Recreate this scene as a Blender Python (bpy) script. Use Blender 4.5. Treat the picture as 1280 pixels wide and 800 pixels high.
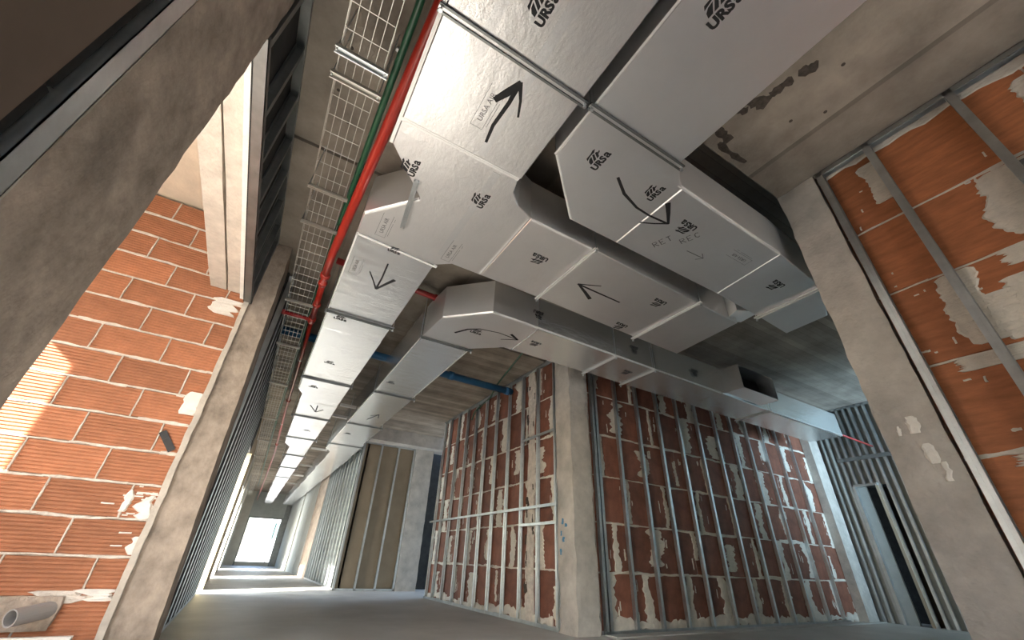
import bpy, bmesh, math, random
from mathutils import Vector, Matrix, noise

for o in list(bpy.data.objects):
    bpy.data.objects.remove(o, do_unlink=True)
C = bpy.context.scene.collection
S = bpy.context.scene

# ---------------------------------------------------------------- camera
cam_d = bpy.data.cameras.new('camera')
cam = bpy.data.objects.new('camera', cam_d)
C.objects.link(cam)
S.camera = cam
cam_d.sensor_fit = 'HORIZONTAL'
cam_d.sensor_width = 36.0
cam_d.lens = 36.0 * 499.88 / 1280.0
cam_d.clip_start = 0.02
cam_d.clip_end = 400
r_ = Vector((0.85627959, -0.51514115, 0.03761458))
u_ = Vector((-0.29471002, -0.42746946, 0.85464371))
b_ = Vector((-0.42418305, -0.74289936, -0.51785063))
M = Matrix.Identity(4)
for i in range(3):
    M[i][0] = r_[i]; M[i][1] = u_[i]; M[i][2] = b_[i]
M[0][3], M[1][3], M[2][3] = 0.0, 0.0, 0.6
cam.matrix_world = M

# ---------------------------------------------------------------- light
SUN_AZ, SUN_EL = math.radians(27), math.radians(35)     # light travels towards +X, a little +Y
sun_dir = Vector((math.cos(SUN_AZ) * math.cos(SUN_EL), math.sin(SUN_AZ) * math.cos(SUN_EL), -math.sin(SUN_EL)))
world = bpy.data.worlds.new('world')
S.world = world
world.use_nodes = True
wn = world.node_tree.nodes
sky = wn.new('ShaderNodeTexSky')
sky.sky_type = 'NISHITA'
sky.sun_disc = False
sky.sun_elevation = SUN_EL
sky.sun_rotation = math.atan2(-sun_dir.x, -sun_dir.y)
sky.air_density = 1.0
sky.dust_density = 1.5
wn['Background'].inputs['Strength'].default_value = 0.40
world.node_tree.links.new(sky.outputs[0], wn['Background'].inputs[0])

sd = bpy.data.lights.new('sun', 'SUN')
sd.energy = 16.0
sd.angle = math.radians(0.6)
sd.color = (1.0, 0.96, 0.90)
sun = bpy.data.objects.new('sun', sd)
C.objects.link(sun)
sun.rotation_euler = sun_dir.to_track_quat('-Z', 'Y').to_euler()
sun.location = (-8, -4, 8)


def daylight(name, loc, direction, sx, sy, power, color, spread=180):
    l = bpy.data.lights.new(name, 'AREA')
    l.shape = 'RECTANGLE'; l.size = sx; l.size_y = sy
    l.energy = power; l.color = color
    l.spread = math.radians(spread)
    o = bpy.data.objects.new(name, l)
    C.objects.link(o)
    o.location = loc
    o.rotation_euler = Vector(direction).to_track_quat('-Z', 'Z').to_euler()


# daylight through the openings of the building
daylight('daylight_front_opening', (1.2, -4.25, 1.2), (0, 1, 0), 3.1, 2.0, 4, (0.93, 0.96, 1.0))
daylight('daylight_side_opening', (7.7, -0.9, 2.0), (0.46, 1, 0.16), 1.4, 2.0, 34, (0.55, 0.80, 1.0), 75)
daylight('daylight_left_room', (-2.25, 0.82, 1.3), (1, 0.25, 0), 1.8, 2.2, 9, (1.0, 0.93, 0.85))
daylight('daylight_corridor_door', (-1.9, 9.3, 1.2), (1, 0.1, 0), 0.9, 2.0, 75, (0.92, 1.0, 0.97))
daylight('daylight_corridor_door', (-1.6, 14.05, 1.2), (1, 0, 0), 1.0, 1.9, 42, (0.93, 1.0, 0.99))  # unseen door opening and its lamp, added to brighten the corridor
daylight('daylight_corridor_door', (-1.6, 19.7, 1.2), (1, 0, 0), 1.3, 1.9, 42, (0.93, 1.0, 0.99))  # second added lamp, for the farther part of the corridor

S.view_settings.view_transform = 'Standard'
S.view_settings.look = 'None'
S.view_settings.gamma = 1.0
S.view_settings.use_curve_mapping = False
S.view_settings.exposure = 1.6
try:
    S.cycles.max_bounces = 10
    S.cycles.diffuse_bounces = 6
    S.cycles.glossy_bounces = 5
    S.cycles.caustics_reflective = False
    S.cycles.caustics_refractive = False
    S.cycles.sample_clamp_indirect = 6.0
    S.cycles.use_denoising = True
except Exception:
    pass

rng = random.Random(7)


# ---------------------------------------------------------------- materials
def mat(name, col, rough=0.8, metal=0.0, var=0.0, scale=3.0, bump=0.0, bscale=40.0, stretch=(1, 1, 1),
        col2=None, rand=0.0, spec=None, bdist=0.01, detail=6.0):
    m = bpy.data.materials.new(name)
    m.use_nodes = True
    nt = m.node_tree
    n, lk = nt.nodes, nt.links
    p = n['Principled BSDF']
    p.inputs['Roughness'].default_value = rough
    p.inputs['Metallic'].default_value = metal
    if spec is not None:
        p.inputs['Specular IOR Level'].default_value = spec
    tc = n.new('ShaderNodeTexCoord')
    mp = n.new('ShaderNodeMapping')
    mp.inputs['Scale'].default_value = stretch
    lk.new(tc.outputs['Object'], mp.inputs['Vector'])
    src = None
    c = tuple(col) + (1,)
    if var > 0 or col2:
        nz = n.new('ShaderNodeTexNoise')
        nz.inputs['Scale'].default_value = scale
        nz.inputs['Detail'].default_value = detail
        nz.inputs['Roughness'].default_value = 0.62
        lk.new(mp.outputs[0], nz.inputs['Vector'])
        cr = n.new('ShaderNodeValToRGB')
        c2 = tuple(col2) if col2 else tuple(max(0, x * (1 - var)) for x in col)
        c1 = tuple(col) if col2 else tuple(min(1, x * (1 + var)) for x in col)
        cr.color_ramp.elements[0].position = 0.32
        cr.color_ramp.elements[1].position = 0.68
        cr.color_ramp.elements[0].color = c2 + (1,)
        cr.color_ramp.elements[1].color = c1 + (1,)
        lk.new(nz.outputs['Fac'], cr.inputs['Fac'])
        src = cr.outputs['Color']
    if rand > 0:
        oi = n.new('ShaderNodeObjectInfo')
        mr = n.new('ShaderNodeMapRange')
        mr.inputs['To Min'].default_value = 1 - rand
        mr.inputs['To Max'].default_value = 1 + rand
        lk.new(oi.outputs['Random'], mr.inputs['Value'])
        hs = n.new('ShaderNodeHueSaturation')
        lk.new(mr.outputs[0], hs.inputs['Value'])
        if src:
            lk.new(src, hs.inputs['Color'])
        else:
            hs.inputs['Color'].default_value = c
        src = hs.outputs['Color']
    if src:
        lk.new(src, p.inputs['Base Color'])
    else:
        p.inputs['Base Color'].default_value = c
    if bump > 0:
        nb = n.new('ShaderNodeTexNoise')
        nb.inputs['Scale'].default_value = bscale
        nb.inputs['Detail'].default_value = 4
        lk.new(mp.outputs[0], nb.inputs['Vector'])
        bp = n.new('ShaderNodeBump')
        bp.inputs['Strength'].default_value = bump
        bp.inputs['Distance'].default_value = bdist
        lk.new(nb.outputs['Fac'], bp.inputs['Height'])
        lk.new(bp.outputs[0], p.inputs['Normal'])
    return m


def formwork(name, col, board=0.13, axis='Y', dark=0.72, var=0.25):
    """cast concrete with the imprint of formwork boards lying across the given axis"""
    m = mat(name, col, 0.85, var=var, scale=2.2, bump=0.5, bscale=30)
    nt = m.node_tree; n, lk = nt.nodes, nt.links
    p = n['Principled BSDF']
    old = p.inputs['Base Color'].links[0].from_socket
    tc = n.new('ShaderNodeTexCoord')
    sp = n.new('ShaderNodeSeparateXYZ')
    lk.new(tc.outputs['Object'], sp.inputs[0])
    dv = n.new('ShaderNodeMath'); dv.operation = 'DIVIDE'; dv.inputs[1].default_value = board
    lk.new(sp.outputs[axis], dv.inputs[0])
    fl = n.new('ShaderNodeMath'); fl.operation = 'FLOOR'
    lk.new(dv.outputs[0], fl.inputs[0])
    wn_ = n.new('ShaderNodeTexWhiteNoise'); wn_.noise_dimensions = '1D'
    lk.new(fl.outputs[0], wn_.inputs['W'])
    fr = n.new('ShaderNodeMath'); fr.operation = 'FRACT'
    lk.new(dv.outputs[0], fr.inputs[0])
    ln = n.new('ShaderNodeMath'); ln.operation = 'LESS_THAN'; ln.inputs[1].default_value = 0.06
    lk.new(fr.outputs[0], ln.inputs[0])
    mr = n.new('ShaderNodeMapRange')
    mr.inputs['To Min'].default_value = dark; mr.inputs['To Max'].default_value = 1.12
    lk.new(wn_.outputs['Value'], mr.inputs['Value'])
    sb = n.new('ShaderNodeMath'); sb.operation = 'MULTIPLY_ADD'
    sb.inputs[1].default_value = -0.22
    lk.new(ln.outputs[0], sb.inputs[0]); lk.new(mr.outputs[0], sb.inputs[2])
    hs = n.new('ShaderNodeHueSaturation')
    lk.new(sb.outputs[0], hs.inputs['Value']); lk.new(old, hs.inputs['Color'])
    lk.new(hs.outputs[0], p.inputs['Base Color'])
    return m


CONC = mat('concrete_grey', (0.49, 0.455, 0.41), 0.85, var=0.22, scale=4.0, bump=0.6, bscale=28)
CONC_BROWN = mat('concrete_brown', (0.35, 0.285, 0.23), 0.85, var=0.38, scale=7.0, bump=0.7, bscale=30, stretch=(1, 1, 0.8))
CONC_LIGHT = mat('concrete_pale', (0.54, 0.48, 0.41), 0.85, var=0.18, scale=7.0, bump=0.6, bscale=40)
SLAB = formwork('slab_concrete', (0.34, 0.29, 0.235), 0.11, 'Y', 0.68, 0.3)
SLAB_NEAR = formwork('slab_concrete_plain', (0.33, 0.285, 0.235), 0.62, 'X', 0.82, 0.32)
BEAM = formwork('beam_concrete', (0.36, 0.32, 0.27), 0.09, 'Y', 0.7, 0.25)
STAIN = mat('damp_stain', (0.075, 0.06, 0.048), 0.8, var=0.5, scale=30)
PAINT_WALL = mat('plastered_ceiling', (0.64, 0.54, 0.42), 0.9, var=0.1, scale=6, bump=0.3)
FLOOR = mat('screed', (0.55, 0.535, 0.50), 0.5, var=0.12, scale=1.6, bump=0.25, bscale=60)
BRICK_RIB = mat('ribbed_clay', (0.42, 0.17, 0.085), 0.75, var=0.16, scale=9, rand=0.16, bump=0.25, bscale=90)
BRICK_BIG = mat('smooth_clay', (0.45, 0.165, 0.070), 0.6, var=0.25, scale=5, rand=0.14, bump=0.2, bscale=70, stretch=(1, 1, 5))
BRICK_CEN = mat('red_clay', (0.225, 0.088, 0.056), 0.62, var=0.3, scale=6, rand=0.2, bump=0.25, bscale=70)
MORTAR = mat('mortar', (0.68, 0.61, 0.54), 0.9, var=0.2, scale=14, bump=0.7, bscale=60)
MORTAR_DARK = mat('dark_mortar', (0.40, 0.33, 0.27), 0.9, var=0.3, scale=14, bump=0.7, bscale=60)  # darker mortar for core, floor joint and lump
PLASTER = mat('plaster', (0.74, 0.69, 0.61), 0.9, var=0.12, scale=12, bump=0.8, bscale=30)
GYPS_WHITE = mat('white_gypsum', (0.80, 0.76, 0.70), 0.9, var=0.08, scale=12, bump=0.8, bscale=30)
ZINC = mat('galvanised_steel', (0.62, 0.65, 0.66), 0.36, 1.0, var=0.12, scale=9, rand=0.12)
ZINC_DULL = mat('dull_shaded_steel', (0.25, 0.26, 0.255), 0.45, 0.9, var=0.15, scale=7)  # also puts the header studs' inner shade into the colour
DARK_BACK = mat('dark_shade_backing', (0.035, 0.034, 0.032), 0.95, var=0.3, scale=8)  # near-black: shade behind studs and in deep openings, put into the colour
BOARD_BROWN = mat('board_back', (0.34, 0.265, 0.185), 0.9, var=0.1, scale=3)
BOARD_DARK = mat('board_dark', (0.14, 0.10, 0.075), 0.9, var=0.1, scale=3)
BOARD_GREY = mat('board_grey', (0.42, 0.44, 0.42), 0.9, var=0.1, scale=3)
RED = mat('red_paint', (0.34, 0.022, 0.012), 0.3, var=0.12, scale=5)
DARK_RED = mat('dark_red_paint', (0.33, 0.03, 0.03), 0.35)
GREEN = mat('green_plastic', (0.016, 0.085, 0.042), 0.4)
BLUE = mat('blue_plastic', (0.02, 0.12, 0.26), 0.45)
WIRE = mat('bright_wire', (0.62, 0.60, 0.55), 0.4, 0.85)
ZINC_BRIGHT = mat('bright_zinc', (0.86, 0.86, 0.84), 0.45, 0.35)
BLACK_INK = mat('black_marker', (0.012, 0.012, 0.013), 0.7)
GREY_INK = mat('grey_print', (0.16, 0.16, 0.165), 0.7)
BLUE_CHALK = mat('blue_chalk', (0.10, 0.25, 0.42), 0.9)
BLACK_HOLE = mat('black_void', (0.006, 0.006, 0.007), 0.95)
PVC_GREY = mat('grey_plastic', (0.33, 0.32, 0.31), 0.5)
BLACK_PLASTIC = mat('black_plastic', (0.03, 0.028, 0.028), 0.5)
WHITE_SHEET = mat('white_sheet', (0.78, 0.76, 0.72), 0.8, var=0.06)
WALL_PALE = mat('pale_render', (0.58, 0.55, 0.48), 0.9, var=0.08)
JAMB = mat('timber_jamb', (0.72, 0.60, 0.34), 0.7)
GROUND = mat('outdoor_paving', (0.27, 0.265, 0.25), 0.9, var=0.1)
FACADE = mat('pale_facade', (0.75, 0.76, 0.74), 0.9)
GLASS_DARK = mat('facade_glass', (0.12, 0.2, 0.2), 0.2)
TAPE = mat('highlight_tape', (0.93, 0.93, 0.91), 0.5, 0.35)  # whiter than the foil, paints the light caught along folded rims


def foil_mat(name, col, rough, bump, sx=1.3, sy=0.7):
    m = mat(name, col, rough, 0.82, var=0.05, scale=1.5)
    nt = m.node_tree; n, lk = nt.nodes, nt.links
    p = n['Principled BSDF']
    tc = n.new('ShaderNodeTexCoord')
    n1 = n.new('ShaderNodeTexNoise'); n1.inputs['Scale'].default_value = 8.0; n1.inputs['Detail'].default_value = 5
    n1.inputs['Roughness'].default_value = 0.7
    n1.inputs['Distortion'].default_value = 0.1
    mp2 = n.new('ShaderNodeMapping'); mp2.inputs['Scale'].default_value = (sx, sy, 1)
    lk.new(tc.outputs['Object'], mp2.inputs['Vector'])
    lk.new(mp2.outputs[0], n1.inputs['Vector'])
    n2 = n.new('ShaderNodeTexVoronoi'); n2.feature = 'DISTANCE_TO_EDGE'; n2.inputs['Scale'].default_value = 6.0
    lk.new(tc.outputs['Object'], n2.inputs['Vector'])
    ad = n.new('ShaderNodeMath'); ad.operation = 'MULTIPLY_ADD'; ad.inputs[1].default_value = 0.25
    lk.new(n2.outputs['Distance'], ad.inputs[0]); lk.new(n1.outputs['Fac'], ad.inputs[2])
    bp = n.new('ShaderNodeBump'); bp.inputs['Strength'].default_value = bump; bp.inputs['Distance'].default_value = 0.02
    lk.new(ad.outputs[0], bp.inputs['Height'])
    lk.new(bp.outputs[0], p.inputs['Normal'])
    return m


FOIL = foil_mat('aluminium_foil', (0.83, 0.82, 0.81), 0.38, 0.20)
FOIL_SMOOTH = foil_mat('aluminium_foil_smooth', (0.80, 0.80, 0.80), 0.40, 0.10)
FOIL_SHINY = foil_mat('aluminium_foil_bright', (0.84, 0.85, 0.85), 0.27, 0.34, 0.35, 1.6)


# ---------------------------------------------------------------- mesh helpers
class MB:
    def __init__(self):
        self.v = []; self.f = []

    def add(self, vs, fs):
        k = len(self.v)
        self.v += [tuple(x) for x in vs]
        self.f += [tuple(i + k for i in q) for q in fs]
        return self

    def box(self, x0, x1, y0, y1, z0, z1):
        return self.add([(x0, y0, z0), (x1, y0, z0), (x1, y1, z0), (x0, y1, z0), (x0, y0, z1), (x1, y0, z1), (x1, y1, z1), (x0, y1, z1)],
                        [(0, 3, 2, 1), (4, 5, 6, 7), (0, 1, 5, 4), (1, 2, 6, 5), (2, 3, 7, 6), (3, 0, 4, 7)])

    def tube(self, pts, r, seg=10, caps=True):
        pts = [Vector(p) for p in pts]
        rings = []
        prev = None
        for i, p in enumerate(pts):
            d = (pts[min(i + 1, len(pts) - 1)] - pts[max(i - 1, 0)]).normalized()
            if prev is None:
                a = Vector((0, 0, 1)) if abs(d.z) < 0.9 else Vector((1, 0, 0))
                x = d.cross(a).normalized()
            else:
                x = (prev - d * prev.dot(d)).normalized()
            prev = x
            y = d.cross(x)
            rr = r[i] if isinstance(r, (list, tuple)) else r
            rings.append([p + (x * math.cos(2 * math.pi * k / seg) + y * math.sin(2 * math.pi * k / seg)) * rr for k in range(seg)])
        vs = [v for ring in rings for v in ring]
        fs = []
        for i in range(len(rings) - 1):
            for k in range(seg):
                a = i * seg + k; b = i * seg + (k + 1) % seg
                fs.append((a, b, b + seg, a + seg))
        if caps:
            fs.append(tuple(reversed(range(seg))))
            fs.append(tuple(range((len(rings) - 1) * seg, len(rings) * seg)))
        return self.add(vs, fs)

    def prism(self, poly, z0, z1, bev=0.0):
        """polygon (counter-clockwise from above) between z0 and z1, lower rim chamfered by bev"""
        n = len(poly)
        if bev > 0:
            ins = inset(poly, bev)
            vs = [(x, y, z0) for x, y in ins] + [(x, y, z0 + bev) for x, y in poly] + [(x, y, z1) for x, y in poly]
            fs = [tuple(reversed(range(n)))]
            for i in range(n):
                j = (i + 1) % n
                fs.append((i, j, n + j, n + i))
                fs.append((n + i, n + j, 2 * n + j, 2 * n + i))
            fs.append(tuple(range(2 * n, 3 * n)))
        else:
            vs = [(x, y, z0) for x, y in poly] + [(x, y, z1) for x, y in poly]
            fs = [tuple(reversed(range(n)))] + [(i, (i + 1) % n, n + (i + 1) % n, n + i) for i in range(n)] + [tuple(range(n, 2 * n))]
        return self.add(vs, fs)

    def mesh(self, name, m, smooth=False):
        me = bpy.data.meshes.new(name)
        me.from_pydata(self.v, [], self.f)
        me.materials.append(m)
        if smooth:
            for p in me.polygons:
                p.use_smooth = True
        me.update()
        return me

    def build(self, name, m, parent=None, smooth=False, label=None):
        return link(name, self.mesh(name, m, smooth), parent, label=label)


def inset(poly, d):
    n = len(poly); out = []
    for i in range(n):
        p0, p1, p2 = Vector(poly[i - 1]), Vector(poly[i]), Vector(poly[(i + 1) % n])
        e1 = (p1 - p0).normalized(); e2 = (p2 - p1).normalized()
        n1 = Vector((-e1.y, e1.x)); n2 = Vector((-e2.y, e2.x))
        bis = n1 + n2
        if bis.length < 1e-6:
            q = p1 + n1 * d
        else:
            bis.normalize()
            q = p1 + bis * (d / max(0.3, bis.dot(n1)))
        out.append((q.x, q.y))
    return out


def link(name, me, parent=None, loc=(0, 0, 0), rot=None, label=None):
    o = bpy.data.objects.new(name, me)
    C.objects.link(o)
    l = Vector(loc)
    if parent is not None:
        o.parent = parent
        top = Vector((0, 0, 0)); q = parent
        while q is not None:
            top += q.location; q = q.parent
        l = l - top
    o.location = l
    if rot is not None:
        o.rotation_euler = rot
    if label:
        o['label'] = label
    return o


def thing(name, label, cat, loc=(0, 0, 0), group=None):
    o = bpy.data.objects.new(name, None)
    C.objects.link(o)
    o.location = loc
    o.empty_display_size = 0.1
    o['label'] = label; o['category'] = cat
    if group:
        o['group'] = group
    return o


def tag(o, label, cat, group=None):
    o['label'] = label; o['category'] = cat
    if group:
        o['group'] = group
    return o


def struct(o):
    o['kind'] = 'structure'
    return o


def shell(name):
    o = bpy.data.objects.new(name, None)
    C.objects.link(o)
    o['kind'] = 'structure'
    return o


def rough_box(x0, x1, y0, y1, z0, z1, seg=0.07, amp=0.006, seed=0):
    """a cast block whose faces and arrises are slightly uneven"""
    bm = bmesh.new()
    nx = max(1, min(8, round((x1 - x0) / seg))); ny = max(1, min(8, round((y1 - y0) / seg))); nz = max(2, min(64, round((z1 - z0) / seg)))
    grid = {}

    def vert(i, j, k):
        key = (i, j, k)
        if key not in grid:
            p = Vector((x0 + (x1 - x0) * i / nx, y0 + (y1 - y0) * j / ny, z0 + (z1 - z0) * k / nz))
            edge = (i in (0, nx)) + (j in (0, ny)) + (k in (0, nz))
            a = amp * (1.6 if edge >= 2 else 0.55)
            nv = noise.noise_vector(p * 9.0 + Vector((seed, seed * 2, 0)))
            c = Vector(((x0 + x1) / 2, (y0 + y1) / 2, p.z))
            pull = (c - p).normalized() * abs(nv.z) * a if edge >= 2 else Vector((0, 0, 0))
            if k in (0, nz):
                nv = Vector((nv.x, nv.y, 0)); pull.z = 0
            grid[key] = bm.verts.new(p + nv * a * 0.6 + pull)
        return grid[key]
    for i in range(nx):
        for j in range(ny):
            bm.faces.new([vert(i, j, 0), vert(i, j + 1, 0), vert(i + 1, j + 1, 0), vert(i + 1, j, 0)])
            bm.faces.new([vert(i, j, nz), vert(i + 1, j, nz), vert(i + 1, j + 1, nz), vert(i, j + 1, nz)])
    for k in range(nz):
        for i in range(nx):
            bm.faces.new([vert(i, 0, k), vert(i + 1, 0, k), vert(i + 1, 0, k + 1), vert(i, 0, k + 1)])
            bm.faces.new([vert(i, ny, k), vert(i, ny, k + 1), vert(i + 1, ny, k + 1), vert(i + 1, ny, k)])
        for j in range(ny):
            bm.faces.new([vert(0, j, k), vert(0, j, k + 1), vert(0, j + 1, k + 1), vert(0, j + 1, k)])
            bm.faces.new([vert(nx, j, k), vert(nx, j + 1, k), vert(nx, j + 1, k + 1), vert(nx, j, k + 1)])
    me = bpy.data.meshes.new('cast_block')
    bm.to_mesh(me); bm.free()
    return me


def smear_mesh(name, w, h, m, rows=9, jit=0.35, t=0.006, seed=0, bow=0.0, horiz=False):
    """a trowelled smear in the local XZ plane facing -Y, ragged at both sides"""
    R = random.Random(seed)
    vs = []; fs = []
    la = ra = 0
    for i in range(rows + 1):
        z = -h / 2 + h * i / rows
        la = 0.68 * la + R.uniform(-jit, jit) * w * 0.5
        ra = 0.68 * ra + R.uniform(-jit, jit) * w * 0.5
        k = 1.0
        if i in (0, rows):
            k = 0.8
        off = bow * math.sin(math.pi * i / rows) * w
        l = (-w / 2 + la) * k + off; r = (w / 2 + ra) * k + off
        if r - l < 0.01:
            r = l + 0.01
        e = min(0.012, (r - l) * 0.2)
        vs += [(l, 0, z), (l + e, -t, z), (r - e, -t * R.uniform(0.7, 1.2), z), (r, 0, z)]
    if horiz:
        vs = [(z, y, x) for x, y, z in vs]
    for i in range(rows):
        a = i * 4; b = a + 4
        for k in range(3):
            q = (a + k, a + k + 1, b + k + 1, b + k)
            fs.append(tuple(reversed(q)) if horiz else q)
    fs.append((0, 3, 2, 1)) if not horiz else fs.append((0, 1, 2, 3))
    a = rows * 4
    fs.append((a, a + 1, a + 2, a + 3)) if not horiz else fs.append((a + 3, a + 2, a + 1, a))
    me = bpy.data.meshes.new(name)
    me.from_pydata(vs, [], fs)
    me.materials.append(m)
    return me


def brick_mesh(name, w, h, d, m, bev=0.004):
    """flat-faced block in local XZ, face at y=0 towards -Y, depth behind"""
    b = MB()
    x, z = w / 2, h / 2
    b.add([(-x + bev, 0, -z + bev), (x - bev, 0, -z + bev), (x - bev, 0, z - bev), (-x + bev, 0, z - bev),
           (-x, bev, -z), (x, bev, -z), (x, bev, z), (-x, bev, z),
           (-x, d, -z), (x, d, -z), (x, d, z), (-x, d, z)],
          [(0, 1, 2, 3), (0, 4, 5, 1), (1, 5, 6, 2), (2, 6, 7, 3), (3, 7, 4, 0),
           (4, 8, 9, 5), (5, 9, 10, 6), (6, 10, 11, 7), (7, 11, 8, 4), (8, 11, 10, 9)])
    return b.mesh(name, m)


def rib_brick_mesh(name, w, h, d, m, ribs=9):
    b = MB()
    x = w / 2
    prof = []
    p = h / ribs
    for i in range(ribs):
        z = -h / 2 + i * p
        prof += [(0.0055, z + 0.04 * p), (0.0, z + 0.2 * p), (0.0, z + 0.72 * p), (0.0055, z + 0.88 * p)]
    n = len(prof)
    vs = [(-x, y, z) for y, z in prof] + [(x, y, z) for y, z in prof]
    fs = [(i, n + i, n + i + 1, i + 1) for i in range(n - 1)]
    b.add(vs, fs)
    z0, z1 = prof[0][1], prof[-1][1]
    y0 = 0.0055
    b.add([(-x, y0, z0), (x, y0, z0), (x, d, z0), (-x, d, z0), (-x, y0, z1), (x, y0, z1), (x, d, z1), (-x, d, z1)],
          [(0, 3, 2, 1), (4, 5, 6, 7), (1, 2, 6, 5), (3, 0, 4, 7)])
    return b.mesh(name, m)


def c_stud(name, h, m, web=0.046, fl=0.04, lip=0.006, t=0.0022, flip=False):
    """C profile standing on z=0; outer flange in the plane y=0 facing -Y, web at x=0 running back"""
    b = MB()
    b.box(0, fl, 0, t, 0, h)
    b.box(0, fl, web - t, web, 0, h)
    b.box(0, t, t, web - t, 0, h)
    b.box(fl - t, fl, t, lip, 0, h)
    b.box(fl - t, fl, web - lip, web - t, 0, h)
    b.box(fl * 0.46, fl * 0.54, -0.0012, 0.0, 0, h)
    if flip:
        b.v = [(fl - x, y, z) for x, y, z in b.v]; b.f = [tuple(reversed(q)) for q in b.f]
    return b.mesh(name, m)


def u_track_mb(L, m, web=0.048, fl=0.035, t=0.0015, up=1):
    """U track along local x, web in z=0, flanges rising by up"""
    b = MB()
    z = fl * up
    lo, hi = min(0, z), max(0, z)
    b.box(0, L, 0, web, min(0, t * up), max(0, t * up))
    b.box(0, L, 0, t, lo, hi)
    b.box(0, L, web - t, web, lo, hi)
    return b.mesh('track', m)


RZ_FACE = {'-Y': 0.0, '-X': -math.pi / 2, '+X': math.pi / 2}   # rotation that turns a -Y face to look along the named axis


# ---------------------------------------------------------------- floor, ceilings and shell
fl = shell('floor')
MB().box(-3.4, 10.0, -4.5, 25.6, -0.2, 0.0).build('screed', FLOOR, fl)
MB().box(3.45, 9.2, 3.70, 3.86, 0.0, 0.012).build('screed_edge', FLOOR, fl)
MB().box(-0.26, 1.85, 8.7, 8.712, 0.0, 0.002).build('screed_joint', MORTAR_DARK, fl)

ce = shell('ceiling')
MB().box(-0.84, 10.0, -4.5, 0.86, 3.15, 3.7).build('beam_soffit', SLAB_NEAR, ce)
MB().box(-0.84, 1.75, 0.862, 2.33, 3.15, 3.7).build('slab', SLAB_NEAR, ce)
MB().box(-0.84, 1.75, 2.38, 4.4, 3.15, 3.7).build('slab', SLAB_NEAR, ce)
MB().box(-0.84, 1.75, 2.33, 2.38, 3.18, 3.7).build('slab_joint', BEAM, ce)
MB().box(-0.84, 3.6, 4.4, 25.6, 3.15, 3.7).build('slab', SLAB, ce)
MB().box(1.75, 10.0, 0.862, 4.4, 3.40, 3.7).build('slab', BEAM, ce)
MB().box(3.6, 10.0, 4.4, 9.0, 3.15, 3.7).build('slab', SLAB, ce)
MB().box(-3.4, -0.84, -4.5, 4.4, 3.27, 3.7).build('slab', PAINT_WALL, ce)
# damp stains with ragged outlines along the arris of the soffit
for (sx, sy, L, w, a, sd_) in [(2.06, 0.22, 0.10, 0.045, 0.5, 3), (2.03, 0.36, 0.13, 0.05, 0.2, 5), (1.99, 0.50, 0.16, 0.075, 1.2, 8),
                               (1.96, 0.60, 0.12, 0.06, 0.7, 9), (2.02, 0.75, 0.16, 0.05, 1.6, 12), (2.2, 0.80, 0.3, 0.05, 1.57, 15)]:
    st = smear_mesh('stain', w, L, STAIN, rows=8, jit=0.5, t=0.0015, seed=sd_)
    o = link('stain', st, ce, (sx, sy, 3.1498), (math.pi / 2, 0, a))
for (sx, sy) in [(-0.28, 1.55), (-0.30, 1.85), (-0.42, 1.3), (2.3, 0.45), (2.42, 0.3), (-0.2, 2.05), (2.2, 0.1)]:
    MB().tube([(sx, sy, 3.1485), (sx, sy, 3.151)], 0.011, 10).build('tie_hole', STAIN, ce)

# wall carrying the far boards, back shell added to cut sky light, side shells (off frame or deep in shade)
wb = shell('wall_back_unseen')
for (x0, x1, z0, z1) in [(-3.4, -0.4, 0, 3.7), (2.8, 10.0, 0, 3.7), (-0.4, 2.8, 0, 0.15), (-0.4, 2.8, 2.25, 3.7)]:
    MB().box(x0, x1, -4.5, -4.3, z0, z1).build('panel', WALL_PALE, wb)
MB().box(9.9, 10.0, -4.3, -1.4, 0, 3.7).build('panel', WALL_PALE, wb)
MB().box(3.1, 10.0, -1.4, -1.2, 0, 0.9).build('panel', WALL_PALE, wb)
MB().box(3.1, 7.0, -1.4, -1.2, 0.9, 3.4).build('panel', WALL_PALE, wb)
MB().box(8.5, 10.0, -1.4, -1.2, 0.9, 3.4).build('panel', WALL_PALE, wb)
MB().box(7.0, 8.5, -1.4, -1.2, 2.9, 3.4).build('panel', WALL_PALE, wb)

# outer facade of the left room with window openings, the wider one added so sun reaches the hall floor
wf = shell('wall_facade')
for (y0, y1, z0, z1) in [(-4.5, -0.1, 0, 3.3), (-0.1, 1.75, 2.45, 3.3), (1.75, 3.16, 0, 3.3), (3.16, 3.70, 2.56, 3.3), (3.16, 3.70, 0, 0.95), (3.70, 4.4, 0, 3.3)]:
    MB().box(-2.5, -2.3, y0, y1, z0, z1).build('panel', WALL_PALE, wf)
MB().box(-2.5, -2.3, -4.5, 4.4, 3.25, 3.7).build('panel', WALL_PALE, wf)

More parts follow.
